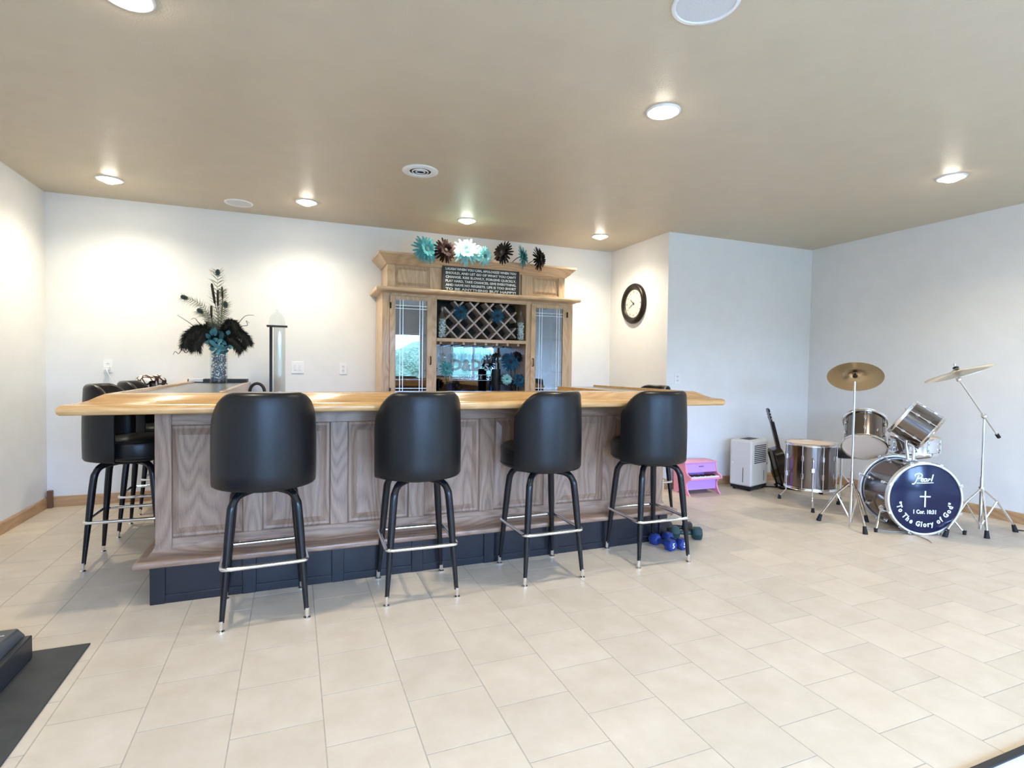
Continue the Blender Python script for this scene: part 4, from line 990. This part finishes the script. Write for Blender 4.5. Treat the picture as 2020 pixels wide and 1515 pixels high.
for c in phrase:
    aw = adv.get(c, .8); f = (cur+aw/2)/tot; cur += aw
    if c == ' ': continue
    ang = -PI/2-span/2+span*f
    M2 = Matrix.Translation((Rt*math.cos(ang), Rt*math.sin(ang), LZ)) @ Matrix.Rotation(ang+PI/2, 4, 'Z')
    text_mesh('motto_letter', c, .056, dpr, bd, M2 @ Matrix.Translation((0,0,0)), .0008, offset=.0022, sx=.85)

drum('tom_drum', 'smoked chrome tom tilted away, pale bottom head showing', frame_to((.57,.40,.72), (4.71,3.305,.634)), .163, .29, 6)
drum('tom_drum', 'smoked chrome tom tilted on its side above the bass drum', frame_to((-.43,.70,.56), (4.86,2.86,.80)), .15, .23, 6)
ft = drum('floor_tom', 'smoked chrome floor tom on three legs beside the guitar', Matrix.Translation((4.66, 3.80, .185)), .215, .42, 8)
for a in (100, 225, 345):
    d = Vector((math.cos(R(a)), math.sin(R(a)), 0)); rr = .238
    o = MB().box(.213, .25, -.014, .014, .17, .21, Matrix.Rotation(R(a), 4, 'Z')).build('leg_bracket', chrome, ft, bevel=.004)
    P = catmull([d*rr+Vector((0,0,.30)), d*rr+Vector((0,0,.1)), d*rr+Vector((0,0,-.06)), d*(rr+.02)+Vector((0,0,-.1)), d*(rr+.065)+Vector((0,0,-.155))], 5)
    MB().tube(P, .0065, 8).build('leg', chrome, ft, 180)
    e = d*(rr+.068); MB().cyl(e+Vector((0,0,-.145)), e+Vector((0,0,-.185)), .012, .017, n=12).build('rubber_foot', rubber, ft, 60)
drum('snare_drum', 'small chrome snare drum behind the bass drum', Matrix.Translation((5.20, 3.19, .585)), .178, .13, 8, sm=chrome)
def tripod_stand(name, label, pole, feet, zc, top, cat='stand', zf=.03):
    t = thing(name, label, cat, (pole[0], pole[1], 0))
    MB().cyl((0,0,.03), (0,0,zc+.10), .0125, n=14).build('lower_tube', chrome, t, 60)
    if top: MB().cyl((0,0,zc+.09), (0,0,top), .009, n=12).build('upper_tube', chrome, t, 60)
    MB().lathe([(.013,zc-.02),(.02,zc-.02),(.02,zc+.02),(.013,zc+.02)], 16, closed=True).build('collar', chrome, t, 40)
    for (fx, fy) in feet:
        d = Vector((fx-pole[0], fy-pole[1], 0)); kn = d*.45+Vector((0,0,zc*.72)); nrm = Vector((-d.y, d.x, 0)).normalized()*.009
        lg = MB().tube([Vector((0,0,zc))+d.normalized()*.015, kn, d*.97+Vector((0,0,.045))], .009, 8).build('leg', chrome, t, 40)
        MB().tube([kn, Vector((0,0,.07))+d.normalized()*.012], .006, 8).build('brace', chrome, lg, 40)
        MB().tube([d*.93+Vector((0,0,.06)), d+Vector((0,0,.0))], [.013, .02], 12).build('rubber_foot', rubber, lg, 60)
    return t
drum_stand = tripod_stand('snare_stand', 'low chrome tripod holding the snare drum', (5.20, 3.19), ((5.42,3.13),(5.17,3.42),(5.12,2.99)), .25, .53)
MB().tube([(0,0,.52),(.17,.05,.565),(.19,.055,.60)], .007, 8).tube([(0,0,.52),(-.12,.13,.565),(-.13,.145,.60)], .007, 8).tube([(0,0,.52),(-.05,-.17,.565),(-.055,-.19,.60)], .007, 8).build('basket', chrome, drum_stand, 60)
# cymbals and stands
def cym_mat(nm, col, ro):
    m = mat(nm, col, ro, 1); L = m.node_tree.links; b = m.node_tree.nodes['Principled BSDF']
    b.inputs['Anisotropic'].default_value = .75
    tg = nd(m, 'ShaderNodeTangent', direction_type='RADIAL', axis='Z'); L.new(tg.outputs[0], b.inputs['Tangent'])
    tc = nd(m, 'ShaderNodeTexCoord'); ln = nd(m, 'ShaderNodeVectorMath', operation='LENGTH'); L.new(tc.outputs['Object'], ln.inputs[0])
    mu = nd(m, 'ShaderNodeMath', operation='MULTIPLY'); mu.inputs[1].default_value = 900; si = nd(m, 'ShaderNodeMath', operation='SINE')
    bp = nd(m, 'ShaderNodeBump'); bp.inputs['Strength'].default_value = .12; bp.inputs['Distance'].default_value = .001
    L.new(ln.outputs['Value'], mu.inputs[0]); L.new(mu.outputs[0], si.inputs[0]); L.new(si.outputs[0], bp.inputs['Height']); L.new(bp.outputs[0], b.inputs['Normal'])
    return m
cymm = cym_mat('cymbal_bronze', (.78,.64,.42), .2); cym2 = cym_mat('pale_cymbal_bronze', (.86,.81,.71), .3)
def cymbal(label, c, n, r, cm_=None):
    t = thing('cymbal', label, 'cymbal', M=frame_to(n, c))
    MB().lathe([(.006,.018),(.02,.016),(.038,.006),(.046,-.001),(r*.5,-.008),(r,-.022),(r,-.0232),(r*.5,-.0095),(.045,-.0025),(.037,.0045),(.02,.0145),(.006,.0165)], 64, closed=True).build('bronze_disc', cm_ or cymm, t, 70)
    MB().lathe([(.001,.022),(.02,.022),(.021,.03),(.012,.038),(.001,.038)], 16).build('felt', blackp, t, 40)
    MB().lathe([(.001,-.02),(.018,-.02),(.02,-.01),(.006,.012)], 16).build('sleeve', blackp, t, 40)
    w = MB().cyl((0,0,.038), (0,0,.055), .006, n=8).box(-.022, .022, -.003, .003, .05, .062).build('wing_nut', chrome, t, bevel=.002)
    return t
c1 = Vector((4.37, 3.165, 1.275)); n1 = Vector((.47, .36, .81))
tripod_stand('cymbal_stand', 'straight chrome cymbal stand between floor tom and bass drum', (4.37, 3.165), ((4.25,3.37),(4.253,2.952),(4.62,3.20)), .36, 1.22)
cymbal('bronze crash cymbal, underside showing, on the straight stand', c1, n1, .205)
s2 = tripod_stand('cymbal_stand', 'chrome boom cymbal stand beside the bass drum', (5.20, 2.66), ((4.80,2.69),(5.52,2.575),(5.08,2.55)), .36, .93)
P2 = Vector((5.20, 2.66, 0)); j = Vector((5.20, 2.66, .955))-P2
bdir = (Vector((4.885, 2.69, 1.27))-P2-j).normalized()
MB().sphere(tuple(j), .024, 12, 8).build('tilter', chrome, s2, 180)
MB().cyl(j-bdir*.24, j+bdir*.42, .008, n=10).build('boom_arm', chrome, s2, 60)
MB().cyl(j-bdir*.25, j-bdir*.215, .014, n=12).build('boom_end_cap', rubber, s2, 60)
c2 = P2+j+bdir*.455+Vector((0,0,.035)); MB().cyl(j+bdir*.42, c2-P2, .006, n=10).sphere(tuple(j+bdir*.42), .022, 12, 8).build('cymbal_tilter', chrome, s2, 60)
cymbal('thin pale cymbal tilted nearly edge-on on the boom stand', c2+Vector((0,0,.006)), Vector((-.264, .231, .93)), .225, cym2)
# throne
tr = thing('drum_throne', 'round black padded drum throne behind the tom', 'stool', (5.22, 3.90, 0))
MB().lathe([(.001,.43),(.13,.43),(.15,.445),(.152,.49),(.14,.505),(.001,.51)], 32).build('cushion', vinyl, tr, 50)
MB().cyl((0,0,.05), (0,0,.43), .013, n=12).build('post', chrome, tr, 60)
for a in (215, 335, 95):
    d = Vector((math.cos(R(a)), math.sin(R(a)), 0)); lg = MB().tube([(0,0,.26)+d*.0 if False else Vector((0,0,.26)), d*.2+Vector((0,0,.03))], .008, 8).build('leg', chrome, tr, 60)
    MB().tube([d*.19+Vector((0,0,.045)), d*.21], [.013,.02], 12).build('rubber_foot', rubber, lg, 60)
# cables
cb = MB().tube(catmull([(4.30,2.99,.006),(4.42,3.04,.005),(4.50,2.93,.005),(4.62,2.86,.005),(4.58,2.70,.005),(4.52,2.62,.005)], 6), .004, 6).build('thin_cable', mat('grey_cable', (.45,.42,.38), .5), None, 180); tag(cb, 'thin pale cable trailing on tiles in front of drums', 'cable')
cb = MB().tube(catmull([(5.56,2.60,.006),(5.62,2.55,.006),(5.70,2.45,.006),(5.74,2.2,.006),(5.75,1.8,.006)], 6), .005, 6).build('black_cable', blackp, None, 180); tag(cb, 'black cable running along the wall from the boom stand', 'cable')

# ================================================================== FOREGROUND MATS
em = MB().box(-2.0, -.862, .6, 2.995, 0, .008).build('exercise_mat', noisy('charcoal_rubber_mat', (.035,.036,.036), (.055,.056,.055), 9, .6, .4, 220, dist=.002), None, bevel=.003)
tag(em, 'dark charcoal rubber exercise mat on the tiles', 'mat')
tm = thing('exercise_machine', 'dark grey exercise machine motor cover standing on the mat', 'exercise machine', (-1.22, 2.95, .008))
poly = [(0,0),(0,.10),(-.06,.15),(-.28,.165),(-.5,.15),(-.9,.10),(-.9,0)]      # (y back, z)
MB().prism([(p[0], p[1]) for p in poly], -.62, .14, 'x').build('motor_cover', mat('grey_machine_plastic', (.09,.095,.10), .4), tm, bevel=.012, seg=3)
MB().box(.141, .17, -1.0, -.02, .0, .10).build('side_rail', mat('dark_machine_frame', (.03,.03,.034), .4), tm, bevel=.006)
text_mesh('brand_lettering', 'er', .07, mat('silver_print', (.6,.6,.62), .3, .6), tm, Matrix.Translation((.085, -.15, .1605)) @ Matrix.Rotation(R(-4), 4, 'X'), .0008, shear=.25)
pm = thing('pale_mat', 'pale grey mat with black edging at the tile edge', 'mat', (2.9, .6, 0))
MB().box(-1.1, 1.1, -.6, .425, 0, .006).build('mat_sheet', noisy('pale_grey_vinyl', (.62,.64,.66), (.68,.70,.72), 12, .5), pm)
MB().box(-1.1, 1.1, .425, .45, 0, .012).build('edging', blackp, pm, bevel=.003)
